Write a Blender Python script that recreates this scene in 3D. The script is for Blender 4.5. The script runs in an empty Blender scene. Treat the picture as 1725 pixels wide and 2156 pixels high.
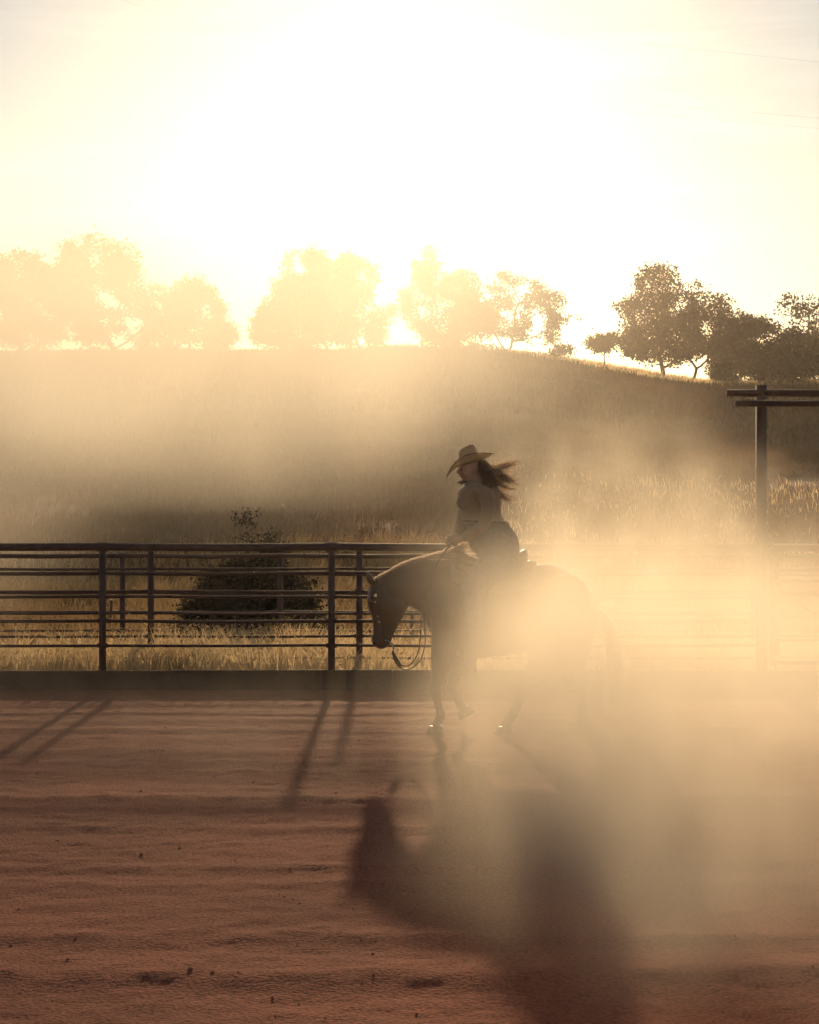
import bpy, bmesh, math, random
import numpy as np
from mathutils import Vector, Matrix

random.seed(7)
rng = np.random.default_rng(7)
scene = bpy.context.scene
C = scene.collection

# ------------------------------------------------------------------ camera
FPX = 3594.0          # focal length in the measuring grid (1725 px wide)
CX, HY, CAMH = 862.5, 1040.0, 2.0
cam_d = bpy.data.cameras.new('camera')
cam_d.sensor_fit = 'HORIZONTAL'
cam_d.sensor_width = 24.0
cam_d.lens = 50.0
cam_d.shift_y = -38.0 / 1725.0
cam_d.clip_start = 0.1
cam_d.clip_end = 2000.0
cam = bpy.data.objects.new('camera', cam_d)
cam.location = (0, 0, CAMH)
cam.rotation_euler = (math.radians(90), 0, 0)
C.objects.link(cam)
scene.camera = cam

# ------------------------------------------------------------------ world, sun, exposure
SUN_EL = math.radians(12.25)
SUN_AZ = math.radians(-0.2)          # measured from +Y towards +X
world = bpy.data.worlds.new('World')
scene.world = world
world.use_nodes = True
wn = world.node_tree
wn.nodes.clear()
w_out = wn.nodes.new('ShaderNodeOutputWorld')
w_bg = wn.nodes.new('ShaderNodeBackground')
w_sky = wn.nodes.new('ShaderNodeTexSky')
w_sky.sky_type = 'NISHITA'
w_sky.sun_disc = False
w_sky.sun_elevation = SUN_EL
w_sky.sun_rotation = SUN_AZ
w_sky.altitude = 200.0
w_sky.air_density = 1.0
w_sky.dust_density = 0.44
w_sky.ozone_density = 0.0
w_bg.inputs['Strength'].default_value = 0.05
w_tc = wn.nodes.new('ShaderNodeTexCoord')
w_mp = wn.nodes.new('ShaderNodeMapping'); w_mp.inputs['Scale'].default_value = (3.0, 3.0, 26.0); w_mp.inputs['Rotation'].default_value = (0.0, 0.10, 0.0)
w_nz = wn.nodes.new('ShaderNodeTexNoise'); w_nz.inputs['Scale'].default_value = 1.6; w_nz.inputs['Detail'].default_value = 7.0; w_nz.inputs['Distortion'].default_value = 0.6
w_mr = wn.nodes.new('ShaderNodeMapRange'); w_mr.inputs['From Min'].default_value = 0.52; w_mr.inputs['From Max'].default_value = 0.78; w_mr.inputs['To Min'].default_value = 1.0; w_mr.inputs['To Max'].default_value = 1.18
w_vm = wn.nodes.new('ShaderNodeVectorMath'); w_vm.operation = 'SCALE'      # thin cirrus all over the sky
wn.links.new(w_tc.outputs['Generated'], w_mp.inputs['Vector']); wn.links.new(w_mp.outputs[0], w_nz.inputs['Vector'])
wn.links.new(w_nz.outputs['Fac'], w_mr.inputs['Value']); wn.links.new(w_sky.outputs[0], w_vm.inputs[0]); wn.links.new(w_mr.outputs[0], w_vm.inputs['Scale'])
wn.links.new(w_vm.outputs[0], w_bg.inputs['Color'])
wn.links.new(w_bg.outputs[0], w_out.inputs['Surface'])

sun_d = bpy.data.lights.new('sun', 'SUN')
sun_d.energy = 5.0
sun_d.angle = math.radians(1.2)
sun_d.color = (1.0, 0.70, 0.40)
sun = bpy.data.objects.new('sun', sun_d)
sdir = Vector((math.sin(SUN_AZ) * math.cos(SUN_EL), math.cos(SUN_AZ) * math.cos(SUN_EL), math.sin(SUN_EL)))
sun.rotation_euler = (-sdir).to_track_quat('-Z', 'Y').to_euler()
sun.location = sdir * 100
C.objects.link(sun)

vs = scene.view_settings
vs.view_transform = 'Standard'
vs.look = 'None'
vs.gamma = 1.0
vs.use_curve_mapping = False
vs.exposure = 0.6

scene.render.engine = 'CYCLES'
cy = scene.cycles
cy.use_denoising = True
try:
    cy.denoiser = 'OPENIMAGEDENOISE'
    cy.denoising_input_passes = 'RGB_ALBEDO_NORMAL'
except Exception:
    pass
cy.max_bounces = 6
cy.diffuse_bounces = 3
cy.glossy_bounces = 2
cy.transmission_bounces = 4
cy.transparent_max_bounces = 16
cy.volume_bounces = 1
cy.volume_step_rate = 5.0
cy.volume_max_steps = 256
cy.sample_clamp_indirect = 6.0
cy.use_adaptive_sampling = True
cy.adaptive_threshold = 0.03

# ------------------------------------------------------------------ helpers
def W(x, y, D):
    """measuring grid (x, y) at distance D -> world"""
    return Vector(((x - CX) / FPX * D, D, CAMH - (y - HY) / FPX * D))

def tag(o, label=None, cat=None, group=None, kind=None):
    if label: o['label'] = label
    if cat: o['category'] = cat
    if group: o['group'] = group
    if kind: o['kind'] = kind
    return o

def empty(name, loc=(0, 0, 0)):
    o = bpy.data.objects.new(name, None)
    o.location = loc
    o.empty_display_size = 0.2
    C.objects.link(o)
    return o

def link_mesh(name, me, mat=None, parent=None, smooth=False):
    o = bpy.data.objects.new(name, me)
    C.objects.link(o)
    if mat is not None:
        me.materials.clear()
        me.materials.append(mat)
    if smooth:
        me.polygons.foreach_set('use_smooth', [True] * len(me.polygons))
    if parent is not None:
        o.parent = parent
        bpy.context.evaluated_depsgraph_get
        o.matrix_parent_inverse = Matrix.Translation(parent.location).inverted()
    return o

def mesh_py(name, v, f):
    me = bpy.data.meshes.new(name)
    me.from_pydata([tuple(map(float, p)) for p in v], [], [tuple(map(int, q)) for q in f])
    me.update()
    return me

def mesh_np(name, v, f):
    """v (n,3) float, f (m,k) int, fast path"""
    v = np.asarray(v, dtype=np.float32); f = np.asarray(f, dtype=np.int32)
    me = bpy.data.meshes.new(name)
    k = f.shape[1]
    me.vertices.add(len(v)); me.vertices.foreach_set('co', v.ravel())
    me.loops.add(f.size); me.loops.foreach_set('vertex_index', f.ravel())
    me.polygons.add(len(f))
    me.polygons.foreach_set('loop_start', np.arange(0, f.size, k, dtype=np.int32))
    me.polygons.foreach_set('loop_total', np.full(len(f), k, dtype=np.int32))
    me.update(calc_edges=True)
    me.validate()
    return me

class MB:
    """collects pieces of one part"""
    def __init__(self): self.v = []; self.f = []
    def add(self, v, f):
        b = len(self.v)
        self.v += [tuple(p) for p in v]
        self.f += [tuple(i + b for i in q) for q in f]
    def box(self, c, s, rot=None, bev=0.0):
        bm = bmesh.new(); bmesh.ops.create_cube(bm, size=1.0)
        for p in bm.verts: p.co = Vector((p.co.x * s[0], p.co.y * s[1], p.co.z * s[2]))
        if bev > 0: bmesh.ops.bevel(bm, geom=list(bm.edges), offset=bev, segments=2, affect='EDGES')
        M = Matrix.Translation(c) @ (rot.to_4x4() if rot else Matrix())
        bm.verts.ensure_lookup_table()
        idx = {p: i for i, p in enumerate(bm.verts)}
        self.add([M @ p.co for p in bm.verts], [[idx[p] for p in q.verts] for q in bm.faces]); bm.free()
    def tube(self, pts, r, n=8, cap=True):
        pts = [Vector(p) for p in pts]
        rs = r if hasattr(r, '__len__') else [r] * len(pts)
        b = len(self.v)
        prev = None
        for i, p in enumerate(pts):
            t = (pts[min(i + 1, len(pts) - 1)] - pts[max(i - 1, 0)]).normalized()
            if prev is None:
                a = Vector((0, 0, 1)) if abs(t.z) < 0.9 else Vector((0, 1, 0))
                u = t.cross(a).normalized()
            else:
                u = (prev - t * prev.dot(t)).normalized()
            prev = u
            w = t.cross(u)
            for k in range(n):
                an = 2 * math.pi * k / n
                self.v.append(tuple(p + (u * math.cos(an) + w * math.sin(an)) * rs[i]))
        for i in range(len(pts) - 1):
            for k in range(n):
                k2 = (k + 1) % n
                self.f.append((b + i * n + k, b + i * n + k2, b + (i + 1) * n + k2, b + (i + 1) * n + k))
        if cap:
            self.f.append(tuple(b + k for k in reversed(range(n))))
            self.f.append(tuple(b + (len(pts) - 1) * n + k for k in range(n)))
    def mesh(self, name): return mesh_py(name, self.v, self.f)
    def build(self, name, mat, parent=None, smooth=False):
        return link_mesh(name, self.mesh(name), mat, parent, smooth)

def catmull(P, sub):
    P = np.asarray(P, float); out = []
    n = len(P)
    for i in range(n - 1):
        p0, p1, p2, p3 = P[max(i - 1, 0)], P[i], P[i + 1], P[min(i + 2, n - 1)]
        for s in range(sub):
            t = s / sub
            out.append(0.5 * ((2 * p1) + (-p0 + p2) * t + (2 * p0 - 5 * p1 + 4 * p2 - p3) * t * t + (-p0 + 3 * p1 - 3 * p2 + p3) * t ** 3))
    out.append(P[-1])
    return np.array(out)

def value_noise(x, y, seed=0):
    xi = np.floor(x).astype(np.int64); yi = np.floor(y).astype(np.int64)
    xf = x - xi; yf = y - yi
    def h(a, b):
        n = (a * 374761393 + b * 668265263 + seed * 974634777) & 0xffffffff
        n = ((n ^ (n >> 13)) * 1274126177) & 0xffffffff
        return ((n ^ (n >> 16)) & 0xffff) / 65535.0
    u = xf * xf * (3 - 2 * xf); w = yf * yf * (3 - 2 * yf)
    return (h(xi, yi) * (1 - u) * (1 - w) + h(xi + 1, yi) * u * (1 - w) + h(xi, yi + 1) * (1 - u) * w + h(xi + 1, yi + 1) * u * w) * 2 - 1

def sstep(a, b, x):
    t = np.clip((x - a) / (b - a), 0, 1); return t * t * (3 - 2 * t)

# ------------------------------------------------------------------ materials
def mat_new(name):
    m = bpy.data.materials.new(name); m.use_nodes = True
    nt = m.node_tree; nt.nodes.clear()
    out = nt.nodes.new('ShaderNodeOutputMaterial')
    return m, nt, out

def N(nt, kind, **kw):
    n = nt.nodes.new(kind)
    for k, v in kw.items(): setattr(n, k, v)
    return n

def ramp(nt, fac, stops):
    r = nt.nodes.new('ShaderNodeValToRGB')
    el = r.color_ramp.elements
    while len(el) < len(stops): el.new(0.5)
    for e, (p, c) in zip(el, stops):
        e.position = p; e.color = (*c, 1) if len(c) == 3 else c
    nt.links.new(fac, r.inputs[0])
    return r.outputs[0]

def mat_surface(name, c1, c2, scale=6.0, rough=0.8, bump=0.0, bscale=40.0, spec=0.3, metallic=0.0, sheen=0.0, detail=6.0, coords='Object'):
    m, nt, out = mat_new(name)
    L = nt.links.new
    tc = N(nt, 'ShaderNodeTexCoord')
    nz = N(nt, 'ShaderNodeTexNoise'); nz.inputs['Scale'].default_value = scale; nz.inputs['Detail'].default_value = detail
    L(tc.outputs[coords], nz.inputs['Vector'])
    col = ramp(nt, nz.outputs['Fac'], [(0.3, c1), (0.7, c2)])
    b = N(nt, 'ShaderNodeBsdfPrincipled')
    L(col, b.inputs['Base Color'])
    b.inputs['Roughness'].default_value = rough
    b.inputs['Metallic'].default_value = metallic
    b.inputs['Specular IOR Level'].default_value = spec
    if sheen: b.inputs['Sheen Weight'].default_value = sheen
    if bump:
        n2 = N(nt, 'ShaderNodeTexNoise'); n2.inputs['Scale'].default_value = bscale; n2.inputs['Detail'].default_value = 8.0
        L(tc.outputs[coords], n2.inputs['Vector'])
        bp = N(nt, 'ShaderNodeBump'); bp.inputs['Strength'].default_value = bump; bp.inputs['Distance'].default_value = 0.02
        L(n2.outputs['Fac'], bp.inputs['Height']); L(bp.outputs[0], b.inputs['Normal'])
    L(b.outputs[0], out.inputs['Surface'])
    return m

def mat_leafy(name, c1, c2, trans=0.5, tcol=None, scale=2.0, rough=0.7, sheen=0.0):
    m, nt, out = mat_new(name)
    L = nt.links.new
    tc = N(nt, 'ShaderNodeTexCoord')
    nz = N(nt, 'ShaderNodeTexNoise'); nz.inputs['Scale'].default_value = scale; nz.inputs['Detail'].default_value = 3.0
    L(tc.outputs['Object'], nz.inputs['Vector'])
    col = ramp(nt, nz.outputs['Fac'], [(0.3, c1), (0.7, c2)])
    d = N(nt, 'ShaderNodeBsdfPrincipled'); d.inputs['Roughness'].default_value = rough
    d.inputs['Specular IOR Level'].default_value = 0.25
    d.inputs['Sheen Weight'].default_value = sheen
    t = N(nt, 'ShaderNodeBsdfTranslucent')
    L(col, d.inputs['Base Color'])
    if tcol: t.inputs['Color'].default_value = (*tcol, 1)
    else: L(col, t.inputs['Color'])
    mx = N(nt, 'ShaderNodeMixShader'); mx.inputs[0].default_value = trans
    L(d.outputs[0], mx.inputs[1]); L(t.outputs[0], mx.inputs[2])
    L(mx.outputs[0], out.inputs['Surface'])
    return m

def mat_dirt():
    m, nt, out = mat_new('arena_dirt')
    L = nt.links.new
    tc = N(nt, 'ShaderNodeTexCoord')
    n1 = N(nt, 'ShaderNodeTexNoise'); n1.inputs['Scale'].default_value = 0.7; n1.inputs['Detail'].default_value = 5
    n2 = N(nt, 'ShaderNodeTexNoise'); n2.inputs['Scale'].default_value = 55; n2.inputs['Detail'].default_value = 6
    L(tc.outputs['Object'], n1.inputs['Vector']); L(tc.outputs['Object'], n2.inputs['Vector'])
    c1 = ramp(nt, n1.outputs['Fac'], [(0.3, (0.25, 0.074, 0.043)), (0.7, (0.40, 0.126, 0.072))])
    c2 = ramp(nt, n2.outputs['Fac'], [(0.3, (0.5, 0.5, 0.5)), (0.7, (1.25, 1.2, 1.15))])
    mx = N(nt, 'ShaderNodeMix', data_type='RGBA', blend_type='MULTIPLY'); mx.inputs[0].default_value = 1.0
    L(c1, mx.inputs[6]); L(c2, mx.inputs[7])
    b = N(nt, 'ShaderNodeBsdfPrincipled'); b.inputs['Roughness'].default_value = 0.95
    b.inputs['Specular IOR Level'].default_value = 0.1
    L(mx.outputs[2], b.inputs['Base Color'])
    bp = N(nt, 'ShaderNodeBump'); bp.inputs['Strength'].default_value = 0.6; bp.inputs['Distance'].default_value = 0.02
    L(n2.outputs['Fac'], bp.inputs['Height']); L(bp.outputs[0], b.inputs['Normal'])
    L(b.outputs[0], out.inputs['Surface'])
    return m

M = {}
M['dirt'] = mat_dirt()
M['hill'] = mat_surface('dry_hill', (0.045, 0.022, 0.014), (0.09, 0.046, 0.028), scale=0.35, rough=0.95, bump=0.5, bscale=8, spec=0.1)
M['steel'] = mat_surface('rusty_pipe', (0.040, 0.014, 0.012), (0.080, 0.030, 0.022), scale=9, rough=0.62, bump=0.15, bscale=90, spec=0.5)
M['board'] = mat_surface('weathered_board', (0.050, 0.024, 0.018), (0.085, 0.045, 0.032), scale=5, rough=0.85, bump=0.4, bscale=30)
M['bark'] = mat_surface('oak_bark', (0.03, 0.02, 0.014), (0.075, 0.052, 0.036), scale=4, rough=0.9, bump=0.4, bscale=14)
M['leaf'] = mat_leafy('oak_leaf', (0.034, 0.028, 0.012), (0.072, 0.055, 0.022), 0.35, scale=0.8)
M['leaf_dark'] = mat_leafy('dense_leaf', (0.022, 0.016, 0.008), (0.046, 0.034, 0.015), 0.22, scale=0.8)
M['leaf_bush'] = mat_leafy('bush_leaf', (0.016, 0.013, 0.008), (0.035, 0.028, 0.014), 0.2, scale=3)
M['grass'] = mat_leafy('dry_grass', (0.50, 0.36, 0.19), (0.72, 0.56, 0.33), 0.65, scale=1.5)  # pale oat straw; on crest and terrace the paleness stands in for sunlight
M['grass_dark'] = mat_leafy('shaded_grass', (0.055, 0.026, 0.015), (0.105, 0.053, 0.028), 0.4, scale=0.4)  # dark copy of the dry grass, tree shade of the hill put into its colour
M['meadow'] = mat_leafy('meadow_grass', (0.10, 0.062, 0.030), (0.34, 0.24, 0.12), 0.5, scale=0.45)  # darker than the oat grass, shade on the flat put into its colour
M['horse'] = mat_surface('chestnut_coat', (0.055, 0.020, 0.010), (0.10, 0.038, 0.018), scale=5, rough=0.45, bump=0.05, bscale=140, spec=0.4, sheen=0.3)
M['hoof'] = mat_surface('hoof', (0.03, 0.022, 0.016), (0.07, 0.05, 0.04), scale=20, rough=0.5)
M['mane'] = mat_leafy('flaxen_hair', (0.72, 0.54, 0.40), (0.88, 0.72, 0.56), 0.7, scale=14, rough=0.4)
M['hair'] = mat_leafy('dark_hair', (0.030, 0.014, 0.009), (0.075, 0.034, 0.020), 0.4, tcol=(0.34, 0.22, 0.15), scale=20, rough=0.35)
M['wisp'] = mat_leafy('backlit_hair', (0.16, 0.09, 0.06), (0.28, 0.17, 0.11), 0.6, tcol=(0.62, 0.44, 0.32), scale=20, rough=0.35)  # lighter copy of the dark hair, backlight put into its colour
M['leather'] = mat_surface('saddle_leather', (0.055, 0.024, 0.012), (0.10, 0.045, 0.022), scale=12, rough=0.45, bump=0.2, bscale=120, spec=0.4)
M['strap'] = mat_surface('strap_leather', (0.035, 0.018, 0.011), (0.06, 0.03, 0.017), scale=16, rough=0.5)
M['wool'] = mat_surface('saddle_pad_wool', (0.16, 0.12, 0.085), (0.24, 0.18, 0.13), scale=18, rough=0.95, bump=0.4, bscale=150)
M['silver'] = mat_surface('silver', (0.62, 0.58, 0.52), (0.78, 0.74, 0.68), scale=30, rough=0.25, metallic=1.0)
M['skin'] = mat_surface('skin', (0.36, 0.20, 0.135), (0.44, 0.25, 0.17), scale=8, rough=0.5)
M['shirt'] = mat_leafy('shirt_cloth', (0.27, 0.16, 0.10), (0.35, 0.22, 0.14), 0.2, scale=6, rough=0.55, sheen=0.25)
M['denim'] = mat_surface('denim', (0.05, 0.055, 0.075), (0.085, 0.09, 0.12), scale=24, rough=0.85, bump=0.3, bscale=200)
M['boot'] = mat_surface('boot_leather', (0.06, 0.03, 0.017), (0.10, 0.05, 0.03), scale=10, rough=0.4)
M['scarf'] = mat_leafy('scarf_cloth', (0.10, 0.055, 0.04), (0.16, 0.09, 0.065), 0.3, scale=12)
M['eye'] = mat_surface('eye', (0.01, 0.007, 0.005), (0.02, 0.012, 0.008), scale=5, rough=0.1, spec=0.6)
M['lip'] = mat_surface('lip', (0.35, 0.13, 0.10), (0.40, 0.16, 0.12), scale=8, rough=0.5)
M['wire'] = mat_surface('wire', (0.05, 0.045, 0.04), (0.08, 0.075, 0.07), scale=4, rough=0.6)
M['rock'] = mat_surface('clod', (0.25, 0.10, 0.055), (0.38, 0.16, 0.09), scale=9, rough=0.95, bump=0.4, bscale=60)

def mat_straw():
    m, nt, out = mat_new('woven_straw')
    L = nt.links.new
    tc = N(nt, 'ShaderNodeTexCoord')
    fac = []
    for rot in (0.6, -0.6):
        mp = N(nt, 'ShaderNodeMapping'); mp.inputs['Rotation'].default_value = (0.3, rot, rot)
        L(tc.outputs['Object'], mp.inputs['Vector'])
        wv = N(nt, 'ShaderNodeTexWave'); wv.inputs['Scale'].default_value = 34.0; wv.inputs['Distortion'].default_value = 0.6
        L(mp.outputs[0], wv.inputs['Vector']); fac.append(wv.outputs['Fac'])
    mul = N(nt, 'ShaderNodeMath', operation='MULTIPLY'); L(fac[0], mul.inputs[0]); L(fac[1], mul.inputs[1])
    hole = N(nt, 'ShaderNodeMath', operation='GREATER_THAN'); hole.inputs[1].default_value = 0.33
    L(mul.outputs[0], hole.inputs[0])
    col = ramp(nt, mul.outputs[0], [(0.0, (0.50, 0.35, 0.19)), (0.6, (0.66, 0.50, 0.30))])
    d = N(nt, 'ShaderNodeBsdfPrincipled'); d.inputs['Roughness'].default_value = 0.6; L(col, d.inputs['Base Color'])
    t = N(nt, 'ShaderNodeBsdfTranslucent'); L(col, t.inputs['Color'])
    m1 = N(nt, 'ShaderNodeMixShader'); m1.inputs[0].default_value = 0.3
    L(d.outputs[0], m1.inputs[1]); L(t.outputs[0], m1.inputs[2])
    tr = N(nt, 'ShaderNodeBsdfTransparent')
    m2 = N(nt, 'ShaderNodeMixShader'); L(hole.outputs[0], m2.inputs[0])
    L(m1.outputs[0], m2.inputs[1]); L(tr.outputs[0], m2.inputs[2])
    L(m2.outputs[0], out.inputs['Surface'])
    return m
M['straw'] = mat_straw()

# ------------------------------------------------------------------ ground
def graded(lo, hi, fine_lo, fine_hi, step, grow=1.25):
    mid = list(np.arange(fine_lo, fine_hi + 1e-6, step))
    a = [fine_lo]; s = step
    while a[-1] > lo: s *= grow; a.append(a[-1] - s)
    a[-1] = lo
    b = [mid[-1]]; s = step
    while b[-1] < hi: s *= grow; b.append(b[-1] + s)
    b[-1] = hi
    return np.array(sorted(set(a[1:])) + mid + b[1:])

def grid_mesh(name, xs, ys, zf):
    X, Y = np.meshgrid(xs, ys)
    Z = zf(X, Y)
    v = np.stack([X.ravel(), Y.ravel(), Z.ravel()], 1)
    nx, ny = len(xs), len(ys)
    i = np.arange(nx * ny).reshape(ny, nx)
    f = np.stack([i[:-1, :-1].ravel(), i[:-1, 1:].ravel(), i[1:, 1:].ravel(), i[1:, :-1].ravel()], 1)
    return mesh_np(name, v, f)

RIDGES = [(16.2, .012, .10), (14.6, .015, .10), (13.1, .018, .10), (12.3, .015, .09), (11.25, .03, .10), (10.25, .028, .10),
          (9.2, .03, .09), (8.8, .028, .09), (7.72, .04, .10), (7.12, .05, .14), (6.3, .03, .10), (5.4, .04, .12)]
def arena_z(X, Y):
    z = 0.010 * value_noise(X * 1.1, Y * 1.6, 1) + 0.010 * value_noise(X * 4, Y * 7, 2)
    c = value_noise(X * 12, Y * 14, 3); z += 0.010 * c
    z += 0.008 * value_noise(X * 27, Y * 27, 4)
    clod = np.clip(value_noise(X * 9.0, Y * 9.0, 5) - 0.45, 0, 1) * 0.035
    z += clod
    for k, (d, h, w) in enumerate(RIDGES):
        yc = d + 0.10 * value_noise(X * 0.35, X * 0 + k * 7.3, 6) + 0.03 * value_noise(X * 1.7, X * 0 + k * 3.1, 7) + 0.012 * X * (1 if k % 2 else -0.4)
        amp = h * (0.75 + 0.5 * value_noise(X * 0.9, X * 0 + k * 5.7, 8) + 0.35 * value_noise(X * 6, X * 0 + k * 2.2, 9))
        z += amp * np.exp(-((Y - yc) / w) ** 2) - 0.5 * h * np.exp(-((Y - yc + 2.0 * w) / (1.3 * w)) ** 2)
    z *= 0.36 * sstep(17.45, 17.2, Y)
    return z
xs = graded(-70, 70, -6.0, 6.0, 0.035)
ys = np.concatenate([graded(-60, 4.0, 3.9, 4.0, 0.1)[:-1], np.arange(4.0, 17.46, 0.035)])
ys = np.unique(np.round(ys, 4))
arena = link_mesh('arena_ground', grid_mesh('arena_ground', xs, ys, arena_z), M['dirt'], smooth=True)
tag(arena, 'harrowed brown dirt floor of the riding arena', kind='structure')

PY = np.array([17.4, 18.5, 20, 24, 30, 36, 42, 48, 54, 60, 70, 80, 90, 100, 110, 120, 128, 140, 170, 260.])
PZ = np.array([-.03, -.06, -.18, -.30, -.22, .05, .60, 1.25, 1.95, 2.9, 4.6, 6.3, 7.9, 9.4, 10.8, 11.9, 12.1, 11.4, 9, 4.])
def terrain_z(X, Y):
    X = np.asarray(X, float); Y = np.asarray(Y, float)
    z = np.interp(Y, PY, PZ)
    z = 0.5 * z + 0.25 * np.interp(Y - 2.5, PY, PZ) + 0.25 * np.interp(Y + 2.5, PY, PZ) * 1.0 if False else z
    xr = X * 120 / np.maximum(Y, 20)
    z = np.where(z > 0, z * (1 - 0.20 * sstep(5, 24, xr)), z)
    k = sstep(40, 60, Y)
    z = z + k * 0.35 * value_noise(X * 0.07, Y * 0.07, 11) + sstep(22, 34, Y) * 0.10 * value_noise(X * 0.3, Y * 0.3, 12) + 0.02 * value_noise(X * 1.3, Y * 1.3, 13)
    z = z + 0.28 * np.exp(-((Y - 48 - 0.25 * X) / 2.6) ** 2) * sstep(1.5, 6, X)
    z = z + 0.35 * np.exp(-((Y - 40 - 0.1 * X) / 2.2) ** 2) * sstep(-6, -2, X) * sstep(3.5, 0.5, X)
    return z
txs = graded(-150, 150, -30, 30, 0.6, 1.2)
tys = np.concatenate([np.arange(17.5, 60, 0.5), np.arange(60, 140, 1.0), np.arange(140, 261, 6.0)])
hill = link_mesh('hill', grid_mesh('hill', txs, tys, terrain_z), M['hill'], smooth=True)
tag(hill, 'dry grassy hillside rising behind the arena', kind='structure')

# loose clods lying on the dirt
def clod_stuff():
    n = 260
    ico = bmesh.new(); bmesh.ops.create_icosphere(ico, subdivisions=1, radius=1.0)
    bv = np.array([p.co[:] for p in ico.verts]); bf = np.array([[q.index for q in p.verts] for p in ico.faces]); ico.free()
    D = 5.5 + 11.5 * rng.random(n) ** 1.2
    x = (rng.random(n) - 0.5) * D * 0.62
    s = 0.004 + 0.006 * rng.random(n) ** 3
    z = arena_z(x, D)
    jit = 1 + 0.45 * (rng.random((n, len(bv), 1)) - 0.5)
    V = bv[None] * jit * s[:, None, None] * np.array([1.2, 1.0, 0.75]) + np.stack([x, D, z + s * 0.3], 1)[:, None]
    F = bf[None] + (np.arange(n) * len(bv))[:, None, None]
    o = link_mesh('dirt_clods', mesh_np('dirt_clods', V.reshape(-1, 3), F.reshape(-1, 3)), M['rock'])
    tag(o, 'loose clods of earth scattered over the arena floor', 'dirt', kind='stuff')
clod_stuff()

# ------------------------------------------------------------------ grass
def grass(name, label, n, xr, yr, hgt, wid, blades, mat, seed, heads=False, powr=1.0, spread=0.12, hfun=None):
    g = np.random.default_rng(seed)
    y = yr[0] + (yr[1] - yr[0]) * g.random(n) ** powr
    if xr is None:
        x = (g.random(n) - 0.5) * (y * 0.62 + 2)
    else:
        x = xr[0] + (xr[1] - xr[0]) * g.random(n)
    pn = value_noise(x * 0.5, y * 0.5, seed) * 0.5 + value_noise(x * 0.13, y * 0.13, seed + 1) * 0.5
    keep = g.random(n) < 0.55 + 0.6 * pn
    x = x[keep]; y = y[keep]; n = len(x); pn = pn[keep]
    hh = hgt * (0.65 + 0.55 * g.random(n)) * (1 + 0.35 * pn)
    if hfun is not None: hh *= hfun(x, y)
    z = terrain_z(x, y) - 0.03
    m = n * blades
    bx = np.repeat(x, blades) + (g.random(m) - 0.5) * 2 * spread
    by = np.repeat(y, blades) + (g.random(m) - 0.5) * 2 * spread
    bz = np.repeat(z, blades)
    bh = np.repeat(hh, blades) * (0.6 + 0.5 * g.random(m))
    an = g.random(m) * 2 * np.pi
    lean = bh * (0.15 + 0.5 * g.random(m))
    dx, dy = np.cos(an), np.sin(an)
    wx, wy = -dy * 0.35 + 0.8 * (g.random(m) - 0.5) + 0.5, dx * 0.35
    wl = np.sqrt(wx ** 2 + wy ** 2) + 1e-6; wx, wy = wx / wl * wid, wy / wl * wid
    base = np.stack([bx, by, bz], 1)
    off = np.stack([wx, wy, 0 * wx], 1)
    mid = base + np.stack([dx * lean * 0.3, dy * lean * 0.3, bh * 0.6], 1)
    tip = base + np.stack([dx * lean, dy * lean, bh * (0.95)], 1)
    V = np.stack([base - off, base + off, mid + off * 0.8, mid - off * 0.8, tip], 1).reshape(-1, 3)
    i = (np.arange(m) * 5)[:, None]
    F = np.concatenate([i + [0, 1, 2], i + [0, 2, 3], i + [3, 2, 4]], 0)
    if heads:
        sel = g.random(m) < 0.45
        t = tip[sel]; d = np.stack([dx[sel], dy[sel], 0.4 - 0.9 * g.random(sel.sum())], 1) * 0.035
        o2 = np.stack([wx[sel], wy[sel], 0 * wx[sel]], 1) * 2.0
        hv = np.stack([t - d * 0.6, t + o2, t + d, t - o2], 1).reshape(-1, 3)
        j = (np.arange(len(t)) * 4)[:, None] + len(V)
        F = np.concatenate([F, j + [0, 1, 2], j + [0, 2, 3]], 0)
        V = np.concatenate([V, hv], 0)
    o = link_mesh(name, mesh_np(name, V, F), mat)
    tag(o, label, 'grass', kind='stuff')
grass('oat_grass', 'pale wild oat grass along the foot of the pipe fence', 8000, (-9, 9), (17.75, 22.5), 0.52, 0.006, 6, M['grass'], 21, heads=True)
grass('meadow_grass', 'dry meadow grass on the flat behind the fences', 20000, None, (22.5, 40), 0.42, 0.008, 5, M['meadow'], 22, heads=True, powr=1.2)
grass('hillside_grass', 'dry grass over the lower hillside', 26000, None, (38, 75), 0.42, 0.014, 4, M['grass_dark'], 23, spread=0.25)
grass('ridge_grass', 'dry grass along the hill crest below the oaks, shade put into its colour', 30000, None, (75, 128), 0.5, 0.03, 4, M['grass_dark'], 24, spread=0.5, powr=0.8)

grass('crest_grass', 'pale grass on the right end of the crest, sunlight put into its colour', 9000, (7, 34), (110, 125), 0.55, 0.03, 4, M['grass'], 25, spread=0.5)
grass('terrace_grass', 'pale grass on the low terrace right of the rider, sunlight put into its colour', 700, (2.0, 14), (41, 58), 0.32, 0.011, 4, M['grass'], 26, spread=0.35)
# ------------------------------------------------------------------ fences
def pipe(name, a, b, r, mat, parent, n=12):
    mb = MB(); mb.tube([a, b], r, n)
    me = mb.mesh(name)
    o = link_mesh(name, me, mat, parent)
    for p in me.polygons: p.use_smooth = len(p.vertices) == 4
    return o

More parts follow.
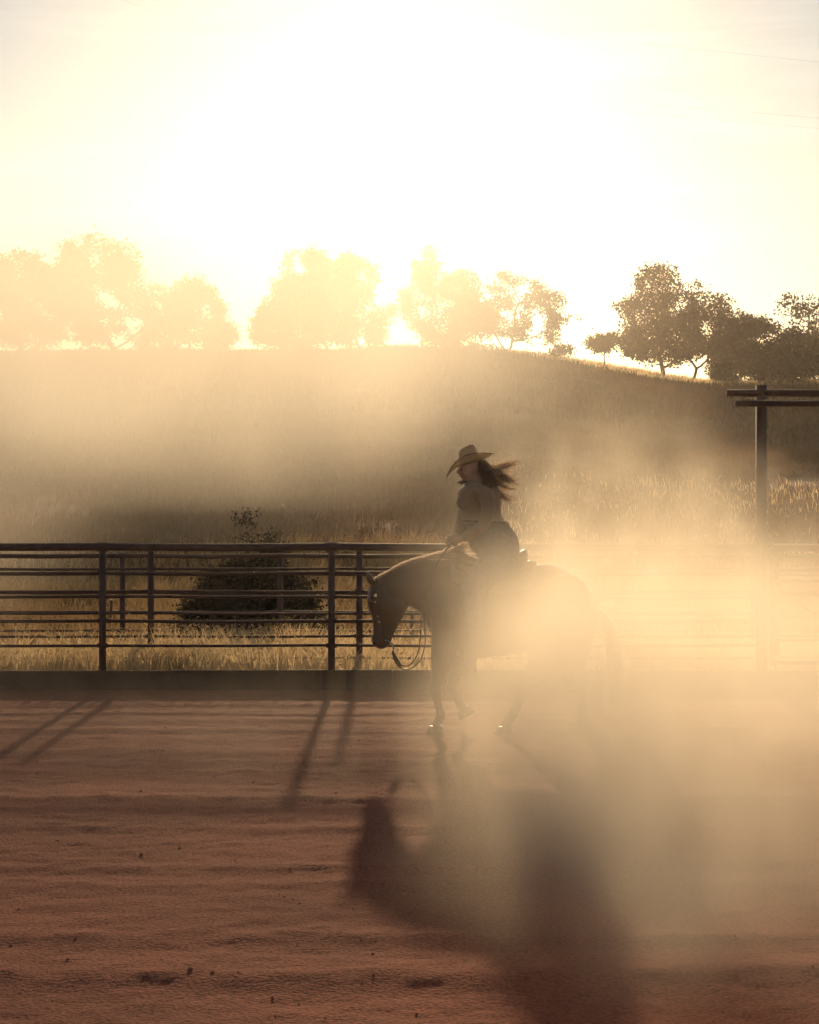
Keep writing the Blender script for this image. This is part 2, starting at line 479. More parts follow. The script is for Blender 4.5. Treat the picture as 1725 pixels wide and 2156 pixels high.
def fence(D, post_x, x0, x1, rails, post_r, post_top, base_z, label, rail_dy=0.0):
    root = empty('pipe_fence', ((x0 + x1) / 2, D, base_z))
    tag(root, label, 'fence', 'parallel pipe fences beside the arena')
    for px in post_x:
        pipe('post', (px, D, base_z - 0.3), (px, D, post_top), post_r, M['steel'], root)
    for z, r in rails:
        rr = random.Random(int(D * 100 + z * 1000)); pts = [(x0, D + rail_dy, z)]; xl = x0; zl = z
        for px in sorted(post_x) + [x1]:
            zn = z + rr.uniform(-.005, .005)
            pts.append(((xl + px) / 2, D + rail_dy + rr.uniform(-.004, .004), (zl + zn) / 2 - rr.uniform(.002, .010)))
            pts.append((px, D + rail_dy, zn)); xl = px; zl = zn
        mbr = MB(); mbr.tube(pts, r, 12)
        mbr.build('rail', M['steel'], root, True)
        for px in post_x:      # welded clips where rail meets post
            mb = MB(); mb.tube([(px - post_r - 0.018, D + rail_dy * 0.6, z), (px + post_r + 0.018, D + rail_dy * 0.6, z)], r + 0.008, 8)
            mb.build('clip', M['steel'], root)
    return root

DA, DB, DC = 17.5, 19.1, 22.8
TPX = (1604 - CX) / FPX * DA          # tall gate post
fA = fence(DA, [-7.84, -5.495, -3.148, -0.80, 1.546], -9.5, TPX - 0.06,
      [(1.455, .040), (1.19, .018), (.945, .016), (.70, .017), (.445, .015)], .036, 1.45, -0.02,
      'nearest dark pipe fence with thick top rail above the kick boards')
fB = fence(DB, [-7.57, -5.23, -2.896, -.561, 1.774, 4.11, 6.45], -9.5, 9.5,
      [(1.415, .030), (1.165, .015), (.91, .015), (.665, .015), (.41, .015), (.165, .014)], .036, 1.41, -0.15,
      'middle dark pipe fence standing just behind the kick board fence')
fC = fence(DC, [-8.05, -5.94, -3.835, -1.725, .385, 2.495, 4.6, 6.7, 8.8], -10.5, 10.5,
      [(1.175, .030), (.925, .016), (.675, .015), (.425, .015), (.175, .015), (-.075, .014)], .036, 1.17, -0.30,
      'farthest low pipe fence in front of the dark bush')
# kick boards
bx = -9.6 + 0.15
k = 0
while bx < 9.0:
    L_ = 2.32
    mb = MB(); mb.box((bx + L_ / 2, DA - 0.085, 0.085), (L_ - 0.0008, 0.05, 0.235), bev=0.006)
    o = mb.build('kick_board', M['board'], fA)
    o.location.z += 0.006 * math.sin(k * 2.3); o.rotation_euler.y = 0.002 * math.sin(k * 1.7)
    bx += L_; k += 1

# overhead gate frame
gate = empty('overhead_gate_frame', (TPX, DA, 0))
tag(gate, 'tall dark steel gate frame with two overhead pipes on the right', 'gate frame')
pipe('post', (TPX, DA, -0.3), (TPX, DA, 3.115), .0575, M['steel'], gate, 20)
pipe('post', (TPX + 4.3, DA, -0.3), (TPX + 4.3, DA, 3.115), .0575, M['steel'], gate, 20)
x_up = (1787 / 1.16870 - CX) / FPX * DA; x_lo = (1804 / 1.1687 - CX) / FPX * DA
pipe('overhead_pipe', (x_up, DA - 0.02, 3.035), (TPX + 4.9, DA - 0.02, 3.012), .037, M['steel'], gate, 16)
pipe('overhead_pipe', (x_lo, DA - 0.09, 2.925), (TPX + 4.8, DA - 0.09, 2.905), .034, M['steel'], gate, 16)
# swinging gate to the right of the tall post
sg = empty('swing_gate', (TPX + 0.2, DA, 0.1))
tag(sg, 'dusty pipe gate hung beside the tall steel post', 'gate')
gx0, gx1 = TPX + 0.11, TPX + 4.15
for gx in (gx0, gx1): pipe('stile', (gx, DA, 0.24), (gx, DA, 1.45), .030, M['steel'], sg)
pipe('brace', (gx0 + 0.05, DA + 0.03, 1.05), (gx0 + 1.1, DA + 0.03, 0.3), .015, M['steel'], sg)
for z, r in ((1.445, .036), (1.22, .02), (1.11, .02), (.98, .026), (.74, .016), (.5, .016), (.27, .02)):
    pipe('rail', (gx0, DA, z), (gx1, DA, z), r, M['steel'], sg)
mb = MB(); mb.tube([(gx0 - 0.075, DA, 1.18), (gx0, DA, 1.18)], .02, 8); mb.build('hinge', M['steel'], sg)
mb = MB(); mb.tube([(gx0 - 0.075, DA, 0.42), (gx0, DA, 0.42)], .02, 8); mb.build('hinge', M['steel'], sg)
# slim stakes of the old wire fence behind
for px, py0, py1, D, lab in ((467 / 1.725 / 1.1687, 1265, 1400, 27.0, 'thin leaning stake seen through the left pipe rails'),
                             (865, 1290, 1405, 24.4, 'thin steel stake beneath the horse throat')):
    a = W(px, py1, D); b = W(px + 3, py0, D)
    a.z = float(terrain_z(a.x, a.y)) - 0.1
    st = empty('fence_stake', a)
    tag(st, lab, 'stake')
    pipe('shaft', a, b, .022, M['steel'], st, 8)
    mb = MB(); mb.box(b, (.05, .05, .03)); mb.build('cap', M['steel'], st)

# ------------------------------------------------------------------ trees
def colonize(g, attract, root, trunk_top, step, kill, infl, maxit=90):
    nodes = [np.array(root, float)]; parent = [-1]
    d = (np.array(trunk_top) - np.array(root)); L_ = np.linalg.norm(d); n = max(2, int(L_ / step))
    for i in range(1, n + 1):
        t = i / n
        wob = 0.05 * L_ * np.array([math.sin(3 * t + root[0]), math.cos(2.2 * t + root[1]), 0]) * t
        nodes.append(np.array(root) + d * t + wob); parent.append(len(nodes) - 2)
    A = attract.copy()
    for it in range(maxit):
        if len(A) == 0: break
        P = np.array(nodes)
        dm = ((A[:, None, :] - P[None]) ** 2).sum(2)
        near = dm.argmin(1); dist = np.sqrt(dm[np.arange(len(A)), near])
        ok = dist < infl
        if not ok.any():
            ok = dist <= dist.min() + 1e-6
        new = 0
        for k in np.unique(near[ok]):
            v = A[ok & (near == k)] - P[k]
            v = v / np.linalg.norm(v, axis=1, keepdims=True)
            dv = v.sum(0) + (g.random(3) - 0.5) * 0.9 + np.array([0, 0, -0.05])
            q = P[k] + dv / (np.linalg.norm(dv) + 1e-9) * step
            nodes.append(q); parent.append(int(k)); new += 1
        P2 = np.array(nodes[-new:])
        A = A[np.sqrt(((A[:, None] - P2[None]) ** 2).sum(2)).min(1) > kill]
    return np.array(nodes), np.array(parent)

def branch_mesh(name, P, par, tip_r, base_r, sides=5):
    n = len(P)
    child = [[] for _ in range(n)]
    for i in range(1, n): child[par[i]].append(i)
    r = np.zeros(n)
    for i in range(n - 1, -1, -1):
        r[i] = tip_r if not child[i] else (sum(r[c] ** 2.3 for c in child[i])) ** (1 / 2.3)
    if r[0] > base_r: r = tip_r + (r - tip_r) * (base_r - tip_r) / (r[0] - tip_r)
    V = []; F = []
    an = np.arange(sides) * 2 * np.pi / sides
    for i in range(1, n):
        p = par[i]
        a, b = P[p], P[i]; d = b - a; d = d / (np.linalg.norm(d) + 1e-9)
        u = np.cross(d, [0.31, 0.87, 0.2]); u /= np.linalg.norm(u) + 1e-9
        w = np.cross(d, u)
        ring = np.cos(an)[:, None] * u + np.sin(an)[:, None] * w
        ra = min(r[p], r[i] * 1.25)
        k = len(V) * sides
        V.append(a - d * ra * 0.3 + ring * ra); V.append(b + d * r[i] * 0.3 + ring * r[i])
        for s in range(sides):
            s2 = (s + 1) % sides
            F.append((k + s, k + s2, k + sides + s2, k + sides + s))
    return mesh_np(name, np.concatenate(V), np.array(F)), child

def leaf_cards(name, g, centers, per, sig, size):
    n = len(centers) * per
    c = np.repeat(centers, per, 0) + g.normal(0, 1, (n, 3)) * sig * np.array([1, 1, 0.75])
    s = size * (0.55 + 0.9 * g.random(n))[:, None]
    u = g.normal(0, 1, (n, 3)); u /= np.linalg.norm(u, axis=1, keepdims=True)
    t = g.normal(0, 1, (n, 3)); w = np.cross(u, t); w /= np.linalg.norm(w, axis=1, keepdims=True)
    V = np.stack([c - u * s, c + w * s * 0.55, c + u * s, c - w * s * 0.5], 1).reshape(-1, 3)
    F = (np.arange(n) * 4)[:, None] + np.array([0, 1, 2, 3])
    return mesh_np(name, V, F)

def lumps(g, blobs, n):
    """random points inside a union of ellipsoids (cx,cy,cz,rx,ry,rz)"""
    vol = np.array([b[3] * b[4] * b[5] for b in blobs]); k = g.choice(len(blobs), n, p=vol / vol.sum())
    p = g.normal(0, 1, (n, 3)); p /= np.linalg.norm(p, axis=1, keepdims=True); p *= (0.35 + 0.65 * g.random((n, 1)) ** 0.5)
    B = np.array(blobs)[k]
    return B[:, :3] + p * B[:, 3:]

def tree(name, label, D, base, crown, seed, n_att=330, per=18, sig=0.24, size=0.11, mat='leaf', base_r=0.28, tip=0.022, bare=0.0, cat='tree', group='oaks along the hill crest', lean=0.45, step=0.33, infl=2.2, kill=0.55, hole=None):
    """base (x,y) and crown blobs (x,y,rx,ry) in the measuring grid, at distance D"""
    g = np.random.default_rng(seed)
    b = W(base[0], base[1], D); b.z = float(terrain_z(b.x, b.y)) - 0.15
    s = D / FPX
    blobs = []
    for (cx_, cy_, rx_, ry_) in crown:
        c = W(cx_, cy_, D)
        blobs.append((c.x - b.x, g.normal(0, 0.15) * rx_ * s, c.z - b.z, rx_ * s, 0.85 * rx_ * s, ry_ * s))
    A = lumps(g, blobs, int(n_att * 2.2))
    fr = 0.9 * (120 / D) * (3.0 if D < 40 else 1.0)
    hv = value_noise(A[:, 0] * fr + seed, A[:, 2] * fr + 0.6 * A[:, 1] * fr, seed) + 0.6 * value_noise(A[:, 1] * fr * 1.4, A[:, 2] * fr * 1.4 + A[:, 0] * fr, seed + 3)
    A = A[hv > (hole if hole is not None else (-0.05 if D > 40 else -0.35))]
    top = A[:, 2].max(); mean = A.mean(0)
    tt = (mean[0] * lean, mean[1] * lean, max(0.25 * mean[2], A[:, 2].min() * 0.8))
    P, par = colonize(g, A, (0, 0, 0), tt, step, kill, infl)
    root = empty(name, b)
    me, child = branch_mesh('trunk', P, par, tip, base_r)
    t = link_mesh('trunk', me, M['bark']); t.parent = root
    leafy = [i for i in range(1, len(P)) if len(child[i]) == 0 or (len(child[i]) == 1 and g.random() < 0.35 and P[i][2] > tt[2] * 1.5)]
    leafy = [i for i in leafy if g.random() > bare]
    cen = np.concatenate([P[leafy], A[g.random(len(A)) > bare]])
    cr = link_mesh('crown', leaf_cards('crown', g, cen, per, sig, size), M[mat]); cr.parent = root
    tag(root, label, cat, group)
    return root

TREES = [
 ('tall multi-lobed oak with the highest crown right of the gap', 118, (1398, 842), [(1395, 602, 60, 46), (1360, 665, 62, 45), (1435, 650, 64, 52), (1400, 720, 95, 48), (1475, 615, 42, 26), (1330, 650, 36, 22), (1335, 715, 40, 34), (1450, 710, 60, 44)], 101, dict(n_att=700, per=12, mat='leaf_dark', hole=-.22)),
 ('straight-stemmed oak close right of the tallest oak', 119, (1456, 815), [(1480, 690, 64, 46), (1505, 655, 52, 34), (1440, 730, 50, 40), (1490, 740, 60, 30)], 102, dict(n_att=480, per=12, mat='leaf_dark', hole=-.18)),
 ('oak with trunk leaning right towards the dark thicket', 117, (1490, 812), [(1560, 690, 55, 24), (1530, 735, 48, 28), (1605, 690, 34, 20), (1515, 770, 35, 22)], 103, dict(n_att=420, mat='leaf_dark', lean=0.75, per=13, hole=-.15)),
 ('little crooked oak alone in the gap of the ridge line', 119, (1272, 775), [(1268, 722, 34, 16), (1300, 720, 24, 16), (1245, 735, 14, 8)], 104, dict(n_att=130, per=14, base_r=0.16)),
 ('low dark thicket oak at the right edge below bare limbs', 112, (1650, 830), [(1610, 750, 62, 42), (1680, 745, 75, 50), (1740, 740, 60, 60), (1640, 780, 85, 32)], 105, dict(n_att=600, per=26, mat='leaf_dark', sig=0.30)),
 ('half bare oak with naked upper limbs at right edge', 116, (1695, 815), [(1665, 650, 26, 34), (1700, 660, 40, 40), (1740, 650, 40, 30)], 106, dict(n_att=230, per=9, bare=0.55, base_r=0.25)),
 ('spreading hazy oak whose right limbs reach over the gap', 121, (1062, 770), [(1090, 610, 70, 44), (1150, 650, 60, 36), (1060, 670, 60, 50), (1130, 700, 60, 34), (1180, 660, 42, 30)], 107, dict(n_att=520)),
 ('hazy oak with an upright crown above the rider', 122, (960, 765), [(965, 610, 52, 48), (1000, 660, 48, 48), (940, 690, 50, 46)], 108, dict(n_att=420)),
 ('tall slender hazy oak in the middle of the ridge', 122, (885, 765), [(890, 560, 34, 44), (880, 630, 40, 50), (895, 690, 40, 36)], 109, dict(n_att=330)),
 ('broad hazy oak with two rounded domes left of centre', 121, (765, 765), [(740, 590, 66, 56), (780, 650, 52, 56), (700, 660, 50, 60), (760, 700, 66, 36)], 110, dict(n_att=560)),
 ('round-topped hazy oak beside the double domed oak', 121, (700, 765), [(650, 570, 56, 50), (640, 640, 60, 60), (690, 690, 40, 40)], 111, dict(n_att=480)),
 ('squat hazy oak at the right side of the wide gap', 120, (600, 765), [(600, 640, 56, 56), (570, 690, 46, 44), (630, 710, 50, 34)], 112, dict(n_att=430)),
 ('short oak leaning into the left gap of the ridge', 118, (490, 760), [(465, 705, 36, 26), (440, 700, 40, 34)], 113, dict(n_att=200, base_r=0.18)),
 ('faint oak on the left ridge, beyond the dust', 116, (400, 765), [(400, 640, 62, 54), (360, 680, 56, 50), (440, 670, 40, 44)], 114, dict(n_att=430)),
 ('largest dust-veiled oak on the left ridge', 108, (250, 770), [(200, 550, 90, 62), (260, 610, 90, 70), (140, 620, 70, 60), (300, 680, 70, 50), (200, 690, 90, 44)], 115, dict(n_att=760)),
 ('dust-veiled oak at the far left edge', 110, (50, 775), [(40, 590, 80, 60), (80, 650, 70, 60), (0, 660, 80, 60), (60, 700, 80, 40)], 116, dict(n_att=600)),
]
for lab, D, base, crown, seed, kw in TREES:
    tree('oak_tree', lab, D, base, crown, seed, **kw)
# undergrowth shrubs on the crest
for j, (lab, D, base, crown) in enumerate([
    ('low round shrub on the crest at the right end of the hazy oaks', 120, (1185, 770), [(1185, 745, 34, 16), (1215, 748, 20, 10)]),
    ('shrub at the foot of the straight-stemmed oak', 117, (1530, 820), [(1525, 790, 26, 22)]),
    ('low shrub under the broad hazy oak', 121, (600, 765), [(590, 748, 50, 14)]),
    ('shrub under the faint left oak', 115, (330, 768), [(330, 735, 46, 22)]),
    ('brush below the spreading hazy oak', 120, (1010, 768), [(1010, 740, 44, 18), (960, 745, 30, 14)])]):
    tree('crest_shrub', lab, D, base, crown, 140 + j, n_att=110, per=14, mat='leaf_dark', base_r=0.06, tip=0.012, cat='shrub', group='shrubs on the crest')
# dark bush behind the fences
tree('dark_bush', 'large dark bush behind the fences with sprigs above the rails', 25.5, (530, 1400),
     [(500, 1290, 100, 60), (560, 1300, 85, 70), (460, 1350, 90, 45), (590, 1360, 70, 45), (540, 1220, 60, 50), (580, 1150, 28, 34), (520, 1120, 10, 50), (610, 1240, 40, 30), (410, 1345, 60, 36), (470, 1235, 48, 42), (655, 1345, 50, 36), (620, 1290, 55, 50), (430, 1290, 50, 40)],
     150, n_att=1500, per=36, sig=0.09, size=0.027, mat='leaf_bush', base_r=0.05, tip=0.004, cat='bush', group=None, step=0.08, infl=0.6, kill=0.12)
# fallen log on the slope
lg = empty('fallen_log', W(1215, 950 / 1.0, 80))
a = W(1412 / 1.1687, 950 / 1.1687, 92); b = W(1490 / 1.1687, 966 / 1.1687, 90)
a.z = float(terrain_z(a.x, a.y)) + 0.18; b.z = float(terrain_z(b.x, b.y)) + 0.15
lg.location = (a + b) / 2
mb = MB(); mb.tube([a, a.lerp(b, .35) + Vector((0, 0, .06)), a.lerp(b, .7), b], [.07, .13, .15, .17], 8)
mb.build('log', M['bark'], lg)
mb = MB(); mb.tube([a.lerp(b, .3), a.lerp(b, .22) + Vector((0, 0, .4))], [.05, .02], 6); mb.build('branch_stub', M['bark'], lg)
tag(lg, 'fallen log lying on the shaded slope below the oaks', 'log')

# ------------------------------------------------------------------ power lines
for lab, p, q in (('uppermost faint overhead wire in the upper right sky', (1250, 80, 58.0), (1725, 130, 61.0)),
                  ('middle faint overhead wire in the upper right sky', (1200, 203, 64.5), (1725, 248, 68.2)),
                  ('lowest faint overhead wire in the upper right sky', (1200, 224, 66.3), (1725, 270, 70.0))):
    a, b = W(*p), W(*q)
    d = b - a
    pts = []
    for i in range(41):
        t = -2.4 + 5.0 * i / 40
        P_ = a + d * t; P_.z += 0.6 * (t - 0.0) * (t - 1.0) if t < 0 else 0.05 * t * (t - 1.0) * 0.5
        pts.append(P_)
    mb = MB(); mb.tube(pts, 0.0028, 5)
    o = mb.build('overhead_wire', M['wire'])
    tag(o, lab, 'wire', 'overhead wires')

# ------------------------------------------------------------------ horse and rider
DH = 14.4
PXM = FPX / DH
def HP(x, y, dy=0.0):
    p = W(x, y, DH); p.y += dy; return p

def ring_loft(rings):
    """list of (n,3) rings -> closed solid verts, faces"""
    n = len(rings[0]); V = [tuple(p) for r in rings for p in r]; F = []
    for i in range(len(rings) - 1):
        for k in range(n):
            k2 = (k + 1) % n
            F.append((i * n + k, i * n + k2, (i + 1) * n + k2, (i + 1) * n + k))
    F.append(tuple(reversed(range(n)))); F.append(tuple((len(rings) - 1) * n + k for k in range(n)))
    return V, F

def loft_tb(mb, st, sub=5, n=20, scale=1.0, se=2.0):
    """stations: (xt, yt, xb, yb, half width[, dy])"""
    st = [tuple(s) + ((0.0,) if len(s) == 5 else ()) for s in st]
    S = catmull(st, sub); rings = []
    for xt, yt, xb, yb, hw, dy in S:
        T, B = HP(xt, yt), HP(xb, yb)
        c = (T + B) / 2; h = (T - B) / 2 * scale
        r = []
        for k in range(n):
            a = 2 * math.pi * k / n
            ca, sa = math.cos(a), math.sin(a)
            ca = math.copysign(abs(ca) ** (2 / se), ca); sa = math.copysign(abs(sa) ** (2 / se), sa)
            r.append(c + h * ca + Vector((0, hw * scale * sa + dy, 0)))
        rings.append(r)
    mb.add(*ring_loft(rings))

def limb(mb, st, sub=4, n=14, scale=1.0):
    """stations: (x, y, fore-aft radius px, lateral radius m, dy)"""
    S = catmull(st, sub)
    pts = [HP(s[0], s[1], s[4]) for s in S]; rings = []
    for i, s in enumerate(S):
        t = (pts[min(i + 1, len(pts) - 1)] - pts[max(i - 1, 0)]).normalized()
        lat = Vector((0, 1, 0)); lat = (lat - t * lat.dot(t)).normalized()
        fa = lat.cross(t)
        rings.append([pts[i] + fa * (s[2] / PXM * scale * math.cos(2 * math.pi * k / n)) + lat * (s[3] * scale * math.sin(2 * math.pi * k / n)) for k in range(n)])
    mb.add(*ring_loft(rings))

def blob(mb, c, r, seg=12):
    bm = bmesh.new(); bmesh.ops.create_uvsphere(bm, u_segments=seg, v_segments=seg // 2 + 2, radius=1.0)
    idx = {p: i for i, p in enumerate(bm.verts)}
    mb.add([Vector((c[0] + p.co.x * r[0], c[1] + p.co.y * r[1], c[2] + p.co.z * r[2])) for p in bm.verts], [[idx[p] for p in q.verts] for q in bm.faces]); bm.free()

def remeshed(name, mb, voxel, mat, parent, smooth_it=6):
    tmp_me = mb.mesh(name + '_tmp')
    bm = bmesh.new(); bm.from_mesh(tmp_me); bmesh.ops.recalc_face_normals(bm, faces=bm.faces); bm.to_mesh(tmp_me); bm.free()
    tmp = bpy.data.objects.new(name + '_tmp', tmp_me); C.objects.link(tmp)
    r = tmp.modifiers.new('r', 'REMESH'); r.mode = 'VOXEL'; r.voxel_size = voxel; r.use_smooth_shade = True
    s = tmp.modifiers.new('s', 'SMOOTH'); s.iterations = smooth_it; s.factor = 0.5
    dg = bpy.context.evaluated_depsgraph_get(); dg.update()
    me = bpy.data.meshes.new_from_object(tmp.evaluated_get(dg), depsgraph=dg)
    me.name = name
    bpy.data.objects.remove(tmp, do_unlink=True); bpy.data.meshes.remove(tmp_me)
    return link_mesh(name, me, mat, parent, smooth=True)

def strands(name, lines, mat, parent):
    """lines: list of (points (m,3), r0, r1): tapering flat hairs"""
    V = []; F = []; b = 0; gs = np.random.default_rng(len(lines))
    for P, r0, r1 in lines:
        P = np.asarray(P); m = len(P)
        d = np.gradient(P, axis=0); d /= np.linalg.norm(d, axis=1, keepdims=True) + 1e-9
        u = np.cross(d, np.array([0.0, 1.0, 0.0]) + gs.normal(0, .45, 3)); u /= np.linalg.norm(u, axis=1, keepdims=True) + 1e-9
        r = np.linspace(r0, r1, m)[:, None]
        V.append(np.stack([P + u * r, P - u * r], 1).reshape(-1, 3))
        i = np.arange(m - 1)[:, None] * 2 + b
        F.append(np.concatenate([i, i + 1, i + 3, i + 2], 1))
        b += m * 2
    return link_mesh(name, mesh_np(name, np.concatenate(V), np.concatenate(F)), mat, parent, smooth=True)

horse = empty('horse', HP(1060, 1540))
tag(horse, 'chestnut horse with flaxen mane and lowered head walking left in dust', 'horse')
TRUNK = [(1259, 1298, 1256, 1322, .05), (1253, 1272, 1246, 1358, .16), (1236, 1244, 1222, 1380, .24), (1208, 1212, 1190, 1384, .275), (1174, 1192, 1155, 1378, .28),
         (1140, 1187, 1122, 1373, .275), (1098, 1192, 1086, 1378, .29), (1050, 1197, 1040, 1384, .30), (1000, 1193, 995, 1386, .28), (962, 1179, 962, 1380, .235),
         (928, 1182, 936, 1364, .21), (906, 1206, 914, 1342, .185), (894, 1248, 899, 1316, .12)]
NECK = [(955, 1176, 932, 1345, .165), (925, 1177, 897, 1316, .14), (895, 1177, 883, 1290, .115), (860, 1187, 862, 1277, .098), (830, 1200, 847, 1273, .088), (806, 1213, 836, 1276, .082), (792, 1222, 826, 1280, .075)]
HEAD = [(792, 1220, 832, 1242, .07), (779, 1235, 848, 1264, .084), (773, 1254, 857, 1280, .094), (774, 1276, 853, 1293, .090), (782, 1297, 845, 1305, .070), (785, 1317, 838, 1319, .056),
        (785, 1335, 831, 1333, .052), (781.5, 1349, 826, 1345, .055), (788, 1361, 823, 1356, .046), (802, 1368, 816, 1363, .03)]
LEGS = {
 'fore_near': [(945, 1325, 38, .10, -.12), (933, 1375, 27, .085, -.14), (926, 1410, 19, .06, -.145), (918, 1440, 14, .045, -.145), (916, 1453, 15, .047, -.145), (920, 1468, 10.5, .034, -.145), (924, 1484, 8.5, .028, -.145), (927, 1502, 11, .034, -.145), (921, 1516, 9, .03, -.145), (917, 1526, 12, .04, -.145)],
 'fore_far': [(962, 1335, 38, .10, .12), (967, 1385, 28, .08, .14), (963, 1415, 19, .06, .145), (955, 1440, 14, .045, .145), (953, 1452, 15, .047, .145), (958, 1464, 10.5, .034, .145), (964, 1475, 8.5, .028, .145), (970, 1486, 11, .034, .145), (975, 1494, 9, .03, .145), (977, 1500, 12, .04, .145)],
 'hind_near': [(1172, 1325, 62, .15, -.12), (1152, 1375, 45, .12, -.15), (1130, 1409, 27, .075, -.155), (1110, 1432, 18, .052, -.155), (1103, 1446, 17, .046, -.155), (1095, 1462, 12, .036, -.155), (1085, 1485, 10, .03, -.155), (1073, 1507, 12, .036, -.155), (1065, 1518, 10, .032, -.155), (1061, 1527, 13, .042, -.155)],
 'hind_far': [(1205, 1325, 58, .15, .12), (1208, 1375, 42, .11, .15), (1214, 1410, 26, .07, .155), (1225, 1434, 18, .05, .155), (1229, 1447, 17, .046, .155), (1227, 1465, 12, .036, .155), (1228, 1489, 10, .03, .155), (1231, 1508, 12, .036, .155), (1226, 1519, 10, .032, .155), (1222, 1528, 13, .042, .155)],
}
mb = MB()
loft_tb(mb, TRUNK, 5, 24)
loft_tb(mb, NECK, 5, 20)
loft_tb(mb, HEAD, 5, 20, se=2.3)
for st in LEGS.values(): limb(mb, st)
for s in (-1, 1):      # ears, eye ridges, nostrils and shoulder muscle
    limb(mb, [(784, 1228, 8, .022, s * .045), (779, 1217, 8, .022, s * .052), (774.5, 1208, 6, .014, s * .056), (771.5, 1200.5, 1.5, .004, s * .058)], 4, 10)
    blob(mb, HP(784, 1256, s * .078), (.030, .022, .022))
    blob(mb, HP(790, 1352, s * .042), (.022, .016, .026))
    blob(mb, HP(842, 1276, s * .062), (.055, .030, .065))
    blob(mb, HP(945, 1290, s * .16), (.16, .07, .24))
    blob(mb, HP(1190, 1270, s * .17), (.22, .12, .26))
remeshed('body', mb, 0.014, M['horse'], horse, 7)
HOOVES = {'fore_near': ((917, 1526), (913, 1541), -.145), 'fore_far': ((977, 1500), (985, 1512), .145), 'hind_near': ((1061, 1527), (1056, 1541), -.155), 'hind_far': ((1222, 1528), (1217, 1541), .155)}
for (a, b, dy) in HOOVES.values():
    mb = MB()
    A, B = HP(a[0], a[1] - 2, dy), HP(b[0], b[1], dy)
    t = (B - A).normalized(); lat = Vector((0, 1, 0)); fa = lat.cross(t)
    if a[1] > 1510: fa = Vector((1, 0, 0))
    rings = []
    for q, r in ((0, .046), (.25, .052), (.75, .062), (1, .066)):
        rings.append([A.lerp(B, q) + fa * (r * 1.15 * math.cos(2 * math.pi * k / 14)) + lat * (r * .88 * math.sin(2 * math.pi * k / 14)) for k in range(14)])
    mb.add(*ring_loft(rings)); mb.build('hoof', M['hoof'], horse, True)
for s in (-1, 1):
    mb = MB(); blob(mb, HP(783, 1257, s * .094), (.014, .010, .012)); mb.build('eye', M['eye'], horse, True)
    mb = MB(); blob(mb, HP(788, 1353, s * .056), (.008, .004, .012)); mb.build('nostril', M['eye'], horse, True)

g = np.random.default_rng(5)
crest = catmull([(789, 1219), (806, 1211), (830, 1198), (860, 1185), (895, 1175), (925, 1174), (950, 1174)], 20)
lines = []
for i in range(900):
    t = g.random(); k = int(t * (len(crest) - 1)); c = crest[k]
    wild = max(0, (t - 0.62) / 0.38)
    ln = (.07 + .05 * g.random()) * (1 + 1.3 * wild * g.random())
    p0 = np.array(HP(c[0], c[1] + 2, g.normal(0, .014)))
    nx = crest[min(k + 3, len(crest) - 1)] - crest[max(k - 3, 0)]; nx = nx / np.linalg.norm(nx)
    side = g.choice([-1, 1], p=[.2, .8]) * (0.1 + 0.6 * g.random()) * (1 - 0.6 * wild)
    d = np.array([nx[0], side, -nx[1] + .46 + (0.25 + 0.55 * g.random()) * wild])
    q = np.linspace(0, 1, 7)[:, None]
    P = p0 + d * ln * q + np.array([0, 0.25 * side, -(0.26 - 0.22 * wild)]) * ln * q ** 2 + g.normal(0, .004, (1, 3)) * np.sin(q * 5 + g.random() * 6)
    lines.append((P, .0046, .0014))
for i in range(170):      # loose wisps lifted at the withers
    p0 = np.array(HP(915 + 38 * g.random(), 1174, g.normal(0, .02)))
    ln = .12 + .10 * g.random(); an = 0.35 + 0.55 * g.random()
    q = np.linspace(0, 1, 8)[:, None]
    P = p0 + np.array([math.cos(an), g.normal(0, .15), math.sin(an)]) * ln * q + np.array([.1, 0, -.25]) * ln * q ** 2 + .006 * np.sin(q * 6 + i) * np.array([0, 0, 1])
    lines.append((P, .0036, .0010))
strands('mane', lines, M['mane'], horse)
lines = []
for i in range(60):
    p0 = np.array(HP(785 + 4 * g.random(), 1222, g.normal(0, .02))); q = np.linspace(0, 1, 6)[:, None]
    P = p0 + np.array([-.018, g.normal(0, .12), -.10]) * q * (0.6 + .6 * g.random()) + np.array([-.02, 0, .0]) * np.sin(q * 3.1)
    lines.append((P, .0018, .0006))
strands('forelock', lines, M['horse'], horse)
lines = []
for i in range(620):
    p0 = np.array(HP(1250 + 3 * g.random(), 1276 + 8 * g.random(), g.normal(0, .02)))
    q = np.linspace(0, 1, 11)[:, None]
    L_ = .62 + .32 * g.random(); sw = g.normal(0, .05); fl = .12 + .10 * g.random()
    P = p0 + np.array([1, 0, 0]) * (fl * (1 - np.exp(-4 * q)) + (.02 + g.normal(0, .03)) * q) + np.array([0, sw, 0]) * q + np.array([0, 0, -L_]) * q ** 1.25 + .012 * np.sin(q * 7 + i) * np.array([1, .5, 0]) * q
    lines.append((P, .0032, .0012))
for i in range(46):      # wind-blown wisps at the dock
    p0 = np.array(HP(1250, 1276, g.normal(0, .02))); q = np.linspace(0, 1, 8)[:, None]
    ln = .10 + .10 * g.random()
    P = p0 + np.array([1.0, g.normal(0, .2), .10 + .25 * g.random()]) * ln * q + np.array([0, 0, -.18]) * ln * q ** 2
    lines.append((P, .0018, .0005))
strands('tail', lines, M['mane'], horse)

